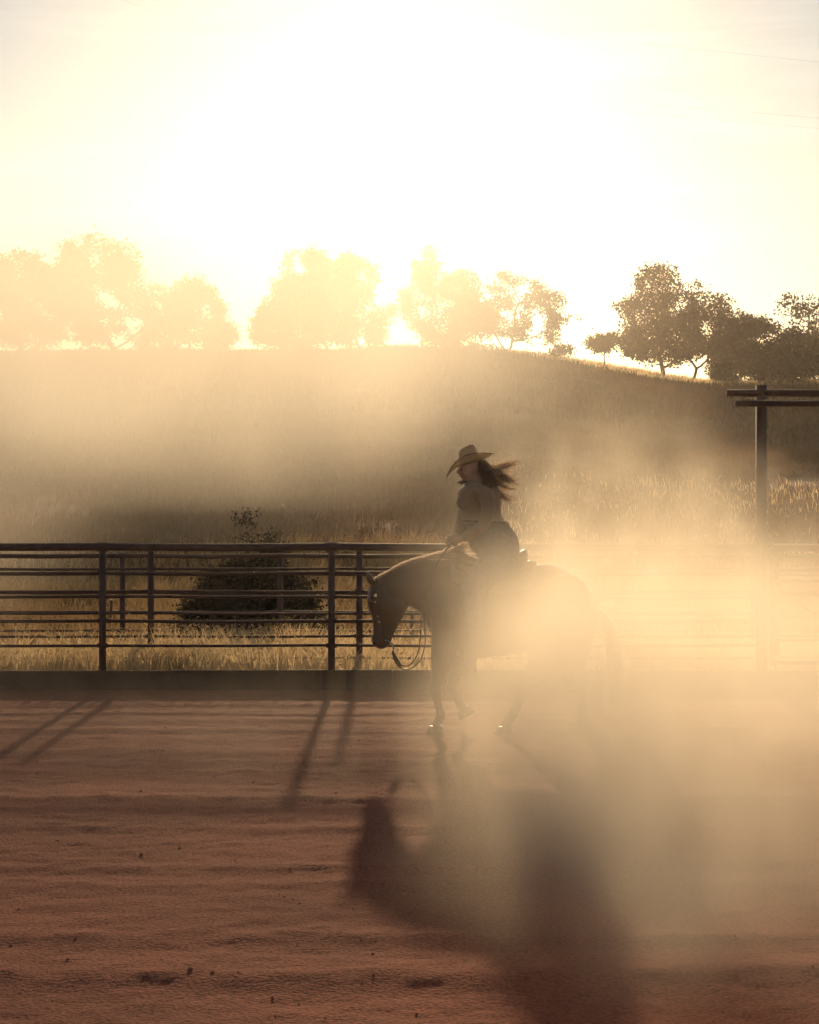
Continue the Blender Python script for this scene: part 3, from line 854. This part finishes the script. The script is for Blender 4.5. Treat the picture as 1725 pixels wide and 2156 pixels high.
# --- tack: bridle, reins
bridle = empty('bridle', HP(800, 1290)); tag(bridle, 'leather bridle with silver conchos on the chestnut horse', 'bridle')
def head_w(y):
    ys_ = [1220, 1235, 1254, 1276, 1297, 1317, 1335, 1349]; ws_ = [.070, .084, .094, .092, .072, .058, .054, .057]
    return float(np.interp(y, ys_, ws_))
for s in (-1, 1):
    mb = MB(); mb.tube([HP(x, y, s * (head_w(y) + .004)) for x, y in ((795, 1226), (792, 1245), (793, 1262), (796, 1285), (800, 1310), (806, 1332), (811, 1346))], .006, 6)
    mb.build('cheek_strap', M['strap'], bridle, True)
    for (x, y, r) in ((791.5, 1252, .014), (791, 1266, .007), (796, 1296, .006), (799, 1308, .008)):
        mb = MB(); p = HP(x, y, s * (head_w(y) + .012)); mb.tube([p - Vector((0, s * .003, 0)), p + Vector((0, s * .004, 0))], r, 14); mb.build('concho', M['silver'], bridle)
    mb = MB(); mb.tube([HP(x, y, s * .062) for x, y in ((813, 1346), (820, 1349), (826, 1358), (829, 1368), (826, 1374))], .0055, 6); mb.build('bit_shank', M['silver'], bridle, True)
    mb = MB(); mb.tube([HP(792, 1224, s * .072), HP(812, 1255, s * .088), HP(848, 1272, s * .05)], .005, 6); mb.build('throat_latch', M['strap'], bridle, True)
    pr = catmull([HP(827, 1374, s * .065)[:], HP(833, 1392, s * .085)[:], HP(848, 1406, s * .11)[:], HP(868, 1403, s * .13)[:], HP(886, 1384, s * .15)[:], HP(895, 1350, s * .165)[:], HP(894, 1310, s * .165)[:], HP(898, 1270, s * .16)[:], HP(908, 1220, s * .145)[:], HP(925, 1178, s * .10)[:], HP(945, 1152, s * .05)[:], HP(958, 1137, s * .03)[:]] if s < 0 else
                 [HP(827, 1374, s * .065)[:], HP(830, 1385, s * .08)[:], HP(842, 1402, s * .11)[:], HP(862, 1404, s * .13)[:], HP(880, 1380, s * .15)[:], HP(886, 1340, s * .165)[:], HP(888, 1305, s * .165)[:], HP(896, 1262, s * .15)[:], HP(910, 1210, s * .13)[:], HP(928, 1172, s * .08)[:], HP(946, 1148, s * .04)[:], HP(957, 1136, s * .02)[:]], 6)
    mb = MB(); mb.tube(pr, .0055, 6); mb.build('rein', M['strap'], bridle, True)
    mb = MB(); mb.tube([HP(827, 1374, s * .065), HP(836, 1390, s * .075), HP(845, 1404, s * .085)], [.010, .012, .007], 6); mb.build('slobber_strap', M['strap'], bridle, True)
mb = MB(); mb.tube([HP(795, 1226, -.076), HP(792, 1219, -.045), HP(791, 1216, 0), HP(792, 1219, .045), HP(795, 1226, .076)], .006, 6); mb.build('crown_strap', M['strap'], bridle, True)
mb = MB(); mb.tube([HP(812, 1347, -.064), HP(812, 1347, .064)], .005, 6); mb.build('mouthpiece', M['silver'], bridle)
mb = MB(); mb.tube([HP(824, 1204, 0), HP(823, 1197, 0)], .006, 6); mb.build('strap_end', M['strap'], bridle)

# --- saddle and pad
TS = catmull([t[:5] for t in TRUNK], 12)
def barrel(x, ang, off):
    k = int(np.argmin(np.abs(TS[:, 0] - x)))
    xt, yt, xb, yb, hw = TS[k]
    T, B = HP(x, yt), HP(x - (xt - xb), yb); c = (T + B) / 2; h = (T - B) / 2
    hu = h.normalized()
    return c + h * math.cos(ang) + hu * (off * math.cos(ang)) + Vector((0, (hw + off) * math.sin(ang), 0))
def drape(name, x0, x1, a1, off, thick, mat, parent, nx=18, na=26, curve=0.0):
    rings_o = []
    V = []; F = []
    for layer in (0, 1):
        for i in range(nx + 1):
            x = x0 + (x1 - x0) * i / nx
            e = 1 - curve * abs(2 * i / nx - 1) ** 3
            for j in range(na + 1):
                V.append(tuple(barrel(x, a1 * e * (2 * j / na - 1), off + thick * layer)))
    q = (nx + 1) * (na + 1)
    for i in range(nx):
        for j in range(na):
            a = i * (na + 1) + j; b = a + na + 1
            F.append((a, a + 1, b + 1, b)); F.append((q + a, q + b, q + b + 1, q + a + 1))
    for i in range(nx):
        for j in (0, na):
            a = i * (na + 1) + j; F.append((a, a + na + 1, q + a + na + 1, q + a))
    for j in range(na):
        for i in (0, nx):
            a = i * (na + 1) + j; F.append((a, a + 1, q + a + 1, q + a))
    return link_mesh(name, mesh_py(name, V, F), mat, parent, True)
saddle = empty('saddle', HP(1040, 1200)); tag(saddle, 'brown leather western saddle with stirrups under the rider', 'saddle')
pad = drape('saddle_pad', 948, 1128, 1.15, .008, .018, M['wool'], None, curve=0.12)
tag(pad, 'woollen saddle pad between saddle and horse back', 'saddle pad')
drape('skirt', 958, 1120, .85, .030, .010, M['leather'], saddle, curve=0.25)
mb = MB()
loft_tb(mb, [(958, 1168, 955, 1200, .05), (965, 1158, 962, 1200, .12), (985, 1166, 985, 1200, .15), (1015, 1176, 1015, 1200, .165), (1050, 1178, 1050, 1202, .18), (1080, 1170, 1080, 1202, .185), (1098, 1158, 1098, 1200, .17), (1108, 1156, 1106, 1196, .12), (1112, 1166, 1110, 1190, .05)], 4, 18)
remeshed('seat', mb, .012, M['leather'], saddle, 4)
mb = MB(); mb.tube([HP(963, 1166), HP(961, 1152), HP(958, 1146)], [.024, .018, .02], 10); mb.tube([HP(957, 1147), HP(956.4, 1143)], [.036, .034], 14); mb.build('horn', M['leather'], saddle, True)
for s in (-1, 1):
    mb = MB(); f0 = [HP(x, y, s * d) for x, y, d in ((1010, 1215, .29), (1005, 1260, .345), (998, 1310, .36), (990, 1350, .355), (985, 1378, .345))]
    ws = [16, 20, 18, 11, 7]
    V = []; F = []
    for p, w_ in zip(f0, ws):
        for e in (-1, 1):
            for o_ in (0, s * .01): V.append(p + Vector((e * w_ / PXM, o_, 0)))
    for i in range(4):
        a = i * 4
        for (q1, q2) in ((0, 1), (1, 3), (3, 2), (2, 0)): F.append((a + q1, a + q2, a + 4 + q2, a + 4 + q1))
    F += [(0, 1, 3, 2), (16, 17, 19, 18)]
    mb.add(V, F); mb.build('fender', M['leather'], saddle)
    mb = MB(); mb.tube([HP(985 + 14 * math.sin(a) * (1.0 if math.cos(a) < .2 else .75), 1398 - 22 * math.cos(a), s * .345) for a in np.linspace(-2.6, 2.6, 15)], .012, 6)
    mb.box(HP(985, 1417, s * .345), (.10, .06, .018), bev=.004); mb.build('stirrup', M['leather'], saddle, True)
mb = MB()
mb.tube([barrel(985, a, .012) for a in np.linspace(.8, 2 * math.pi - .8, 22)], .018, 8); mb.build('cinch', M['wool'], saddle, True)

# --- rider
rider = empty('person', HP(1040, 1170)); tag(rider, 'rider in straw hat, shirt and jeans looking down, long hair blowing back', 'person')
TORSO = [(1030, 1178, 1086, 1178, .12), (1006, 1168, 1091, 1170, .18), (990, 1150, 1093, 1148, .195), (984, 1125, 1086, 1126, .185), (976, 1100, 1070, 1104, .160), (971, 1084, 1057, 1086, .145), (967, 1066, 1055, 1066, .155), (963, 1047, 1056, 1046, .172), (966, 1033, 1054, 1032, .185), (976, 1024, 1044, 1022, .15), (986, 1018, 1026, 1016, .075)]
NECKR = [(988, 1030, 1022, 1026, .062), (986, 1016, 1016, 1012, .055), (984, 1004, 1014, 1000, .055)]
HEADR = [(979, 1014, 990, 1012, .028), (974, 1010, 1002, 1006, .046), (970, 1003, 1012, 1000, .062), (968, 994, 1019, 990, .072), (969, 984, 1021, 980, .076), (971, 974, 1020, 970, .074), (976, 965, 1014, 962, .06), (985, 959, 1004, 958, .03)]
ARM_N = [(1018, 1036, 17, .062, -.165), (1024, 1055, 15, .056, -.205), (1024, 1080, 13.5, .05, -.23), (1016, 1103, 12.5, .047, -.22), (995, 1120, 11.5, .042, -.16), (975, 1133, 9, .033, -.09)]
ARM_F = [(998, 1036, 17, .062, .165), (990, 1058, 15, .056, .20), (981, 1082, 13.5, .05, .215), (975, 1102, 12.5, .047, .19), (970, 1120, 11, .042, .13), (965, 1136, 9, .033, .07)]
LEG_N = [(1060, 1160, 38, .12, -.10), (1045, 1180, 36, .11, -.20), (1015, 1207, 29, .095, -.31), (992, 1232, 24, .08, -.365), (988, 1255, 21, .070, -.385), (992, 1290, 19, .066, -.385), (992, 1325, 16, .056, -.38), (988, 1362, 12, .045, -.37)]
LEG_F = [(x, y, r, l, -d) for x, y, r, l, d in LEG_N]
def hand(mb, wrist, dirv, s):
    """palm, four bent fingers and a thumb closed on the rein"""
    d = Vector(dirv).normalized(); up = Vector((0, 0, 1)); side = Vector((0, 1, 0))
    w0 = Vector(wrist)
    mb.tube([w0 - d * .02, w0 + d * .02, w0 + d * .07, w0 + d * .085], [.024, .028, .034, .026], 10)
    for j, (ln, off) in enumerate(((.030, .024), (.034, .008), (.032, -.008), (.026, -.023))):
        k0 = w0 + d * .08 + up * off
        k1 = k0 + d * ln * .8 + side * (-s * .014)
        k2 = k1 + d * (-.006) + side * (-s * .026)
        k3 = k2 + d * (-.022) + side * (-s * .008)
        mb.tube([k0, k1, k2, k3], [.0095, .009, .0085, .0075], 8)
    t0 = w0 + d * .03 + up * .028
    mb.tube([t0, t0 + d * .03 + up * .018 + side * (-s * .012), t0 + d * .058 + up * .010 + side * (-s * .024)], [.012, .010, .0085], 8)
mb = MB()
loft_tb(mb, TORSO, 4, 18, scale=.9); loft_tb(mb, NECKR, 4, 16); loft_tb(mb, HEADR, 5, 18, se=2.1)
for a in (ARM_N, ARM_F): limb(mb, a, 4, 12, .8)
for a in (LEG_N, LEG_F): limb(mb, a, 4, 12, .85)
limb(mb, [(971, 985, 3, .010, 0), (967, 991, 4, .013, 0), (965.5, 995, 4, .014, 0), (968.5, 998, 3, .011, 0)], 4, 8)      # nose
for s in (-1, 1):
    blob(mb, HP(973, 985, s * .026), (.012, .018, .008))          # brow
    blob(mb, HP(980, 996, s * .045), (.030, .020, .026))          # cheek
    blob(mb, HP(998, 990, s * .076), (.016, .010, .030))          # ear
hand(mb, HP(972, 1134, -.075), (-1, .35, -.05), -1)
hand(mb, HP(963, 1138, .06), (-1, -.35, -.05), 1)
remeshed('body', mb, .006, M['skin'], rider, 4)
for s in (-1, 1):
    mb = MB(); blob(mb, HP(971.5, 989, s * .030), (.008, .013, .008)); mb.build('eye', M['eye'], rider, True)
mb = MB(); blob(mb, HP(969.5, 1003, 0), (.010, .024, .006)); mb.build('lips', M['lip'], rider, True)
# shirt
mb = MB()
loft_tb(mb, [t for t in TORSO if t[1] < 1140] , 5, 22, scale=1.0)
for a in (ARM_N, ARM_F): limb(mb, a, 5, 14, 1.05)
for (x, y, r) in ((1020, 1094, 13), (1008, 1110, 12), (1024, 1066, 14)): blob(mb, HP(x, y, -.23), (r / PXM, .05, .028))
for (x, y) in ((975, 1092), (981, 1075)): blob(mb, HP(x, y, .21), (.058, .05, .026))
for s in (-1, 1):
    blob(mb, HP(1008, 1034, s * .16), (.075, .07, .055))
    blob(mb, HP(974, 1058, s * .075), (.055, .07, .06))
remeshed('shirt', mb, .010, M['shirt'], rider, 4)
mb = MB()
loft_tb(mb, [t for t in TORSO if t[1] > 1095], 5, 22, scale=1.03)
for a in (LEG_N, LEG_F): limb(mb, a, 5, 16, 1.04)
remeshed('jeans', mb, .011, M['denim'], rider, 5)
mb = MB(); loft_tb(mb, [(974, 1100, 1072, 1104, .168), (972, 1094, 1068, 1098, .163)], 3, 24, scale=1.03); mb.build('belt', M['strap'], rider, True)
for s in (-1, 1):
    mb = MB()
    limb(mb, [(991, 1318, 17, .060, s * .385), (990, 1345, 15, .054, s * .378), (988, 1375, 13, .046, s * .37), (986, 1396, 13, .044, s * .365), (984, 1404, 13, .04, s * .362)], 4, 14)
    limb(mb, [(999, 1402, 8, .036, s * .362), (985, 1402, 11, .042, s * .362), (968, 1405, 10, .046, s * .366), (954, 1408, 7, .036, s * .370), (947, 1409, 3, .014, s * .372)], 4, 14)
    mb.box(HP(997, 1412, s * .362), (.055, .06, .035), bev=.006)
    remeshed('boot', mb, .010, M['boot'], rider, 3)
# collar and scarf tip
mb = MB()
loft_tb(mb, [(976, 1026, 1034, 1022, .105), (979, 1019, 1028, 1013, .082), (982, 1012, 1024, 1006, .070)], 3, 24, scale=1.0)
mb.build('collar', M['shirt'], rider, True)
mb = MB()
mb.add([HP(984, 1014, -.05), HP(984, 1014, .05), HP(961, 1015.5, 0), HP(972, 1021, -.03), HP(972, 1021, .03), HP(978, 1010, 0)], [(0, 3, 2), (2, 4, 1), (0, 2, 5), (5, 2, 1), (0, 1, 4, 3), (3, 4, 2), (0, 5, 1)])
mb.build('scarf', M['scarf'], rider)
# hair
lines = []
for i in range(1500):
    u = g.random(); th = g.uniform(-1.25, 1.25)
    px = 999 + 21 * math.cos(th); dy = .084 * math.sin(th)
    y0 = 968 + 22 * g.random()
    p0 = np.array(HP(px, y0, dy))
    q = np.linspace(0, 1, 10)[:, None]
    L_ = .16 + .17 * g.random()
    back = .01 + .10 * g.random()
    P = p0 + np.array([back, dy * 1.0 + g.normal(0, .02), 0]) * q + np.array([0, 0, -L_]) * q ** 1.1 + np.array([.03, 0, 0]) * np.sin(q * 3.1) + .007 * np.sin(q * 8 + i) * np.array([1, .5, .3]) * q
    lines.append((P, .0030, .0012))
strands('hair', lines, M['hair'], rider)
locks = []; wisps = []
for k in range(19):      # blown back by the wind, in locks
    gg = np.random.default_rng(900 + k)
    an = gg.uniform(-.60, .32); L0 = gg.uniform(.17, .32); ph = gg.uniform(0, 6); amp = gg.uniform(.010, .026); y0 = 980 + 50 * k / 17; yb = gg.normal(0, .05); sw = gg.normal(0, .2)
    for i in range(30):
        p0 = np.array(HP(1020 + 8 * g.random(), y0 + g.normal(0, 2), yb + g.normal(0, .010)))
        q = np.linspace(0, 1, 14)[:, None]; L_ = L0 * (.6 + .45 * g.random())
        an2 = an + g.normal(0, .05)
        P = p0 + np.array([math.cos(an2), sw, math.sin(an2)]) * L_ * q + amp * np.sin(q * 7 + ph + g.normal(0, .2)) * np.array([-math.sin(an2), .4, math.cos(an2)]) * q + g.normal(0, .006, 3) * q
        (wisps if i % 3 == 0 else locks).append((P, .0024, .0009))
for i in range(90):
    p0 = np.array(HP(1018 + 10 * g.random(), 985 + 25 * g.random(), g.normal(0, .05))); q = np.linspace(0, 1, 12)[:, None]
    an = g.normal(.12, .3); L_ = .18 + .12 * g.random()
    P = p0 + np.array([math.cos(an), g.normal(0, .3), math.sin(an)]) * L_ * q + .02 * np.sin(q * 6 + g.random() * 6) * np.array([0, .5, 1]) * q
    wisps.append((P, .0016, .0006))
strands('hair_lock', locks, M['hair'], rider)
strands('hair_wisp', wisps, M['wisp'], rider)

# --- straw hat (worn: a thing of its own)
hat = empty('cowboy_hat', HP(986, 975)); tag(hat, 'pale woven straw cowboy hat with curled brim on the rider', 'hat')
Rh = Matrix.Rotation(math.radians(-15), 3, 'Y')      # front (-X) tipped down
hc = HP(990, 976)
def hatp(x, y, z): return hc + Rh @ Vector((x, y, z))
V = []; F = []; nr, na = 10, 48
for i in range(nr + 1):
    t = i / nr
    for k in range(na):
        a = 2 * math.pi * k / na
        ca, sa = math.cos(a), math.sin(a)
        rx = .088 + (.222 - .088) * t; ry = .076 + (.205 - .076) * t
        curl = abs(sa) ** 2.2 * t ** 2 * .075 - (abs(ca) ** 3) * t ** 1.5 * (.060 if ca < 0 else -.03)
        V.append(hatp(rx * ca, ry * sa * (1 - .22 * t * abs(sa)), curl))
for i in range(nr):
    for k in range(na):
        k2 = (k + 1) % na; F.append((i * na + k, i * na + k2, (i + 1) * na + k2, (i + 1) * na + k))
brim = link_mesh('brim', mesh_py('brim', V, F), M['straw'], hat, True)
mb = MB(); mb.tube([V[nr * na + k] for k in range(na)] + [V[nr * na]], .0035, 5, cap=False); mb.build('brim_edge', M['strap'], hat, True)
V = []; F = []; nz = 9
for i in range(nz + 1):
    t = i / nz
    for k in range(na):
        a = 2 * math.pi * k / na; ca, sa = math.cos(a), math.sin(a)
        s_ = 1 - .20 * t - .14 * max(0, t - .8) / .2
        pinch = 1 - .30 * t * max(0, -ca) * abs(sa)
        z = .145 * t + .012 * t * (ca if True else 0)
        V.append(hatp(.088 * s_ * ca + .004, .076 * s_ * sa * pinch, z))
for i in range(nz):
    for k in range(na):
        k2 = (k + 1) % na; F.append((i * na + k, i * na + k2, (i + 1) * na + k2, (i + 1) * na + k))
b0 = nz * na
for j, (sc, dz) in enumerate(((.75, -.002), (.45, -.018), (.15, -.026))):
    for k in range(na):
        p = Vector(V[b0 + k]); ctr = hatp(.004, 0, .145 + dz); V.append(ctr.lerp(p, sc) + (Rh @ Vector((0, 0, dz))) * 0.3)
    s0 = b0 + j * na
    for k in range(na):
        k2 = (k + 1) % na; F.append((s0 + k, s0 + k2, s0 + na + k2, s0 + na + k))
F.append(tuple(b0 + 3 * na + k for k in range(na)))
crown_o = link_mesh('crown', mesh_py('crown', V, F), M['straw'], hat, True)
for o in (brim, crown_o):
    sm = o.modifiers.new('thickness', 'SOLIDIFY'); sm.thickness = .002
mb = MB(); mb.tube([hatp(.090 * math.cos(a) + .003, .078 * math.sin(a), .012) for a in np.linspace(0, 2 * math.pi, 40)], .006, 6, cap=False); mb.build('hat_band', M['strap'], hat, True)


# ------------------------------------------------------------------ haze and dust
DUST_COL = (0.985, 0.91, 0.76)
DRIFT_COL = (0.98, 0.94, 0.84)
def box_mesh(name, lo, hi):
    mb = MB(); lo = Vector(lo); hi = Vector(hi); mb.box((lo + hi) / 2, hi - lo); return mb.mesh(name)

m, nt, out = mat_new('haze_air')
pv = N(nt, 'ShaderNodeVolumePrincipled')
pv.inputs['Color'].default_value = (0.98, 0.88, 0.76, 1)
pv.inputs['Density'].default_value = 0.0002
pv.inputs['Anisotropy'].default_value = 0.88
nt.links.new(pv.outputs[0], out.inputs['Volume'])
hz = link_mesh('haze', box_mesh('haze', (-160, -70, -1.5), (160, 270, 24)), m)
tag(hz, 'thin warm haze in the air over arena and hill', 'haze', kind='stuff')

def dust_volume(name, lo, hi, voxel, blobs, warp, wscale, nscale, nlo, nhi, dens, aniso, col, zstretch=1.0):
    """a closed dust volume: density field -> real voxel grid (Volume Cube)"""
    m, mt_, out = mat_new(name + '_air')
    pv = N(mt_, 'ShaderNodeVolumePrincipled')
    pv.inputs['Color'].default_value = (*col, 1)
    pv.inputs['Anisotropy'].default_value = aniso
    pv.inputs['Density'].default_value = dens
    mt_.links.new(pv.outputs[0], out.inputs['Volume'])
    nt = bpy.data.node_groups.new(name + '_field', 'GeometryNodeTree')
    nt.interface.new_socket('Geometry', in_out='INPUT', socket_type='NodeSocketGeometry')
    nt.interface.new_socket('Geometry', in_out='OUTPUT', socket_type='NodeSocketGeometry')
    gin = N(nt, 'NodeGroupInput'); gout = N(nt, 'NodeGroupOutput')
    L = nt.links.new
    P = N(nt, 'GeometryNodeInputPosition').outputs[0]
    def vm(op, a, b):
        n = N(nt, 'ShaderNodeVectorMath', operation=op)
        L(a, n.inputs[0])
        if b is not None:
            if isinstance(b, tuple): n.inputs[1].default_value = b
            else: L(b, n.inputs[1])
        return n
    def mth(op, a, b):
        n = N(nt, 'ShaderNodeMath', operation=op)
        for i, q in enumerate((a, b)):
            if isinstance(q, (int, float)): n.inputs[i].default_value = q
            else: L(q, n.inputs[i])
        return n.outputs[0]
    wz = N(nt, 'ShaderNodeTexNoise'); wz.inputs['Scale'].default_value = wscale; wz.inputs['Detail'].default_value = 2.0
    L(P, wz.inputs['Vector'])
    q = vm('SUBTRACT', wz.outputs['Color'], (0.5, 0.5, 0.5)).outputs[0]
    q = vm('MULTIPLY', q, (warp, warp, warp)).outputs[0]
    Q = vm('ADD', P, q).outputs[0]
    total = None
    for (cx_, cy_, cz_, rx_, ry_, rz_, amp) in blobs:
        d = vm('SUBTRACT', Q, (cx_, cy_, cz_)).outputs[0]
        d = vm('DIVIDE', d, (rx_, ry_, rz_)).outputs[0]
        ln = vm('LENGTH', d, None).outputs['Value']
        mr = N(nt, 'ShaderNodeMapRange', interpolation_type='SMOOTHSTEP')
        mr.inputs['From Min'].default_value = 1.0; mr.inputs['From Max'].default_value = 0.0
        mr.inputs['To Min'].default_value = 0.0; mr.inputs['To Max'].default_value = amp
        L(ln, mr.inputs['Value'])
        total = mr.outputs[0] if total is None else mth('ADD', total, mr.outputs[0])
    nz = N(nt, 'ShaderNodeTexNoise'); nz.inputs['Scale'].default_value = nscale; nz.inputs['Detail'].default_value = 3.0; nz.inputs['Roughness'].default_value = 0.55
    sc_ = vm('MULTIPLY', Q, (1.0, 1.0, zstretch)).outputs[0]
    L(sc_, nz.inputs['Vector'])
    mr = N(nt, 'ShaderNodeMapRange', interpolation_type='SMOOTHSTEP'); mr.inputs['From Min'].default_value = 0.32; mr.inputs['From Max'].default_value = 0.68
    mr.inputs['To Min'].default_value = nlo; mr.inputs['To Max'].default_value = nhi
    L(nz.outputs['Fac'], mr.inputs['Value'])
    den = mth('MULTIPLY', total, mr.outputs[0])
    vc = N(nt, 'GeometryNodeVolumeCube')
    L(den, vc.inputs['Density'])
    vc.inputs['Min'].default_value = lo; vc.inputs['Max'].default_value = hi
    for k, ax in enumerate('XYZ'): vc.inputs['Resolution ' + ax].default_value = max(4, int((hi[k] - lo[k]) / voxel))
    sm = N(nt, 'GeometryNodeSetMaterial'); sm.inputs['Material'].default_value = m
    L(vc.outputs[0], sm.inputs[0]); L(sm.outputs[0], gout.inputs[0])
    o = link_mesh(name, box_mesh(name, lo, hi), m)
    md = o.modifiers.new('density', 'NODES'); md.node_group = nt
    return o

NEAR = [(.80, 7.4, 1.28, .98, 2.8, .85, .72), (1.75, 7.6, 1.15, 1.1, 2.6, .95, .28), (1.05, 7.4, .62, 1.3, 2.8, .75, .50), (2.8, 11.5, .6, 1.9, 3.4, 1.5, .17), (3.9, 14.8, .6, 3.2, 2.6, 2.2, .15),
        (1.2, 13.0, .3, 1.6, 2.0, 1.0, .14), (6.4, 14.5, .6, 3.0, 3.0, 1.9, .14), (-5.6, 15.6, .9, 2.4, 2.2, 2.2, .14), (1.8, 15.2, 1.7, 1.9, 1.9, 1.45, .42), (-1.5, 13.5, .1, 8, 5, .6, .045)]  # last blob is a thin low layer added to brighten the far ground
nd = dust_volume('dust_cloud', (-7.2, 4.2, .02), (8.6, 17.35, 4.2), .11, NEAR, 1.1, 1.0, 2.0, .0, 2.2, .70, .42, DUST_COL, .6)
tag(nd, 'thick sunlit dust cloud kicked up around the horse', 'dust', kind='stuff')
FAR = [(-4.5, 29, 3.9, 6.8, 9, 2.8, 1.0), (-6.5, 31, 5.4, 6.2, 9, 3.1, 1.2), (-.6, 32, 4.6, 5.2, 9, 3.2, 1.0), (-14, 50, 7, 12, 22, 6, .3), (-1, 50, 8, 9, 20, 6, .25), (-9, 27, 1.9, 5, 6, 2.6, .7)]
fd = dust_volume('dust_drift', (-28, 19.5, -.3), (10, 80, 15), .6, FAR, 3.5, .16, .22, .25, 1.6, .08, .38, DRIFT_COL)
tag(fd, 'drifting dust veil over the left hillside and oaks', 'dust', kind='stuff')
# chaff floating in the light
ch = np.random.default_rng(77); V = []; F = []
for i in range(70):
    D = ch.uniform(9, 17); x = ch.uniform(-.22, .24) * D; z = ch.uniform(.3, 2.6)
    c = np.array([x, D, z]); u = ch.normal(0, 1, 3); u /= np.linalg.norm(u); w = np.cross(u, ch.normal(0, 1, 3)); w /= np.linalg.norm(w)
    ln = ch.uniform(.003, .009) * (4 if i % 9 == 0 else 1); wd = .0025
    k = len(V); V += [c - u * ln, c + w * wd, c + u * ln, c - w * wd]; F.append((k, k + 1, k + 2, k + 3))
o = link_mesh('airborne_chaff', mesh_np('airborne_chaff', np.array(V), np.array(F)), M['grass'])
tag(o, 'tiny bits of straw floating in the backlit dust', 'chaff', kind='stuff')
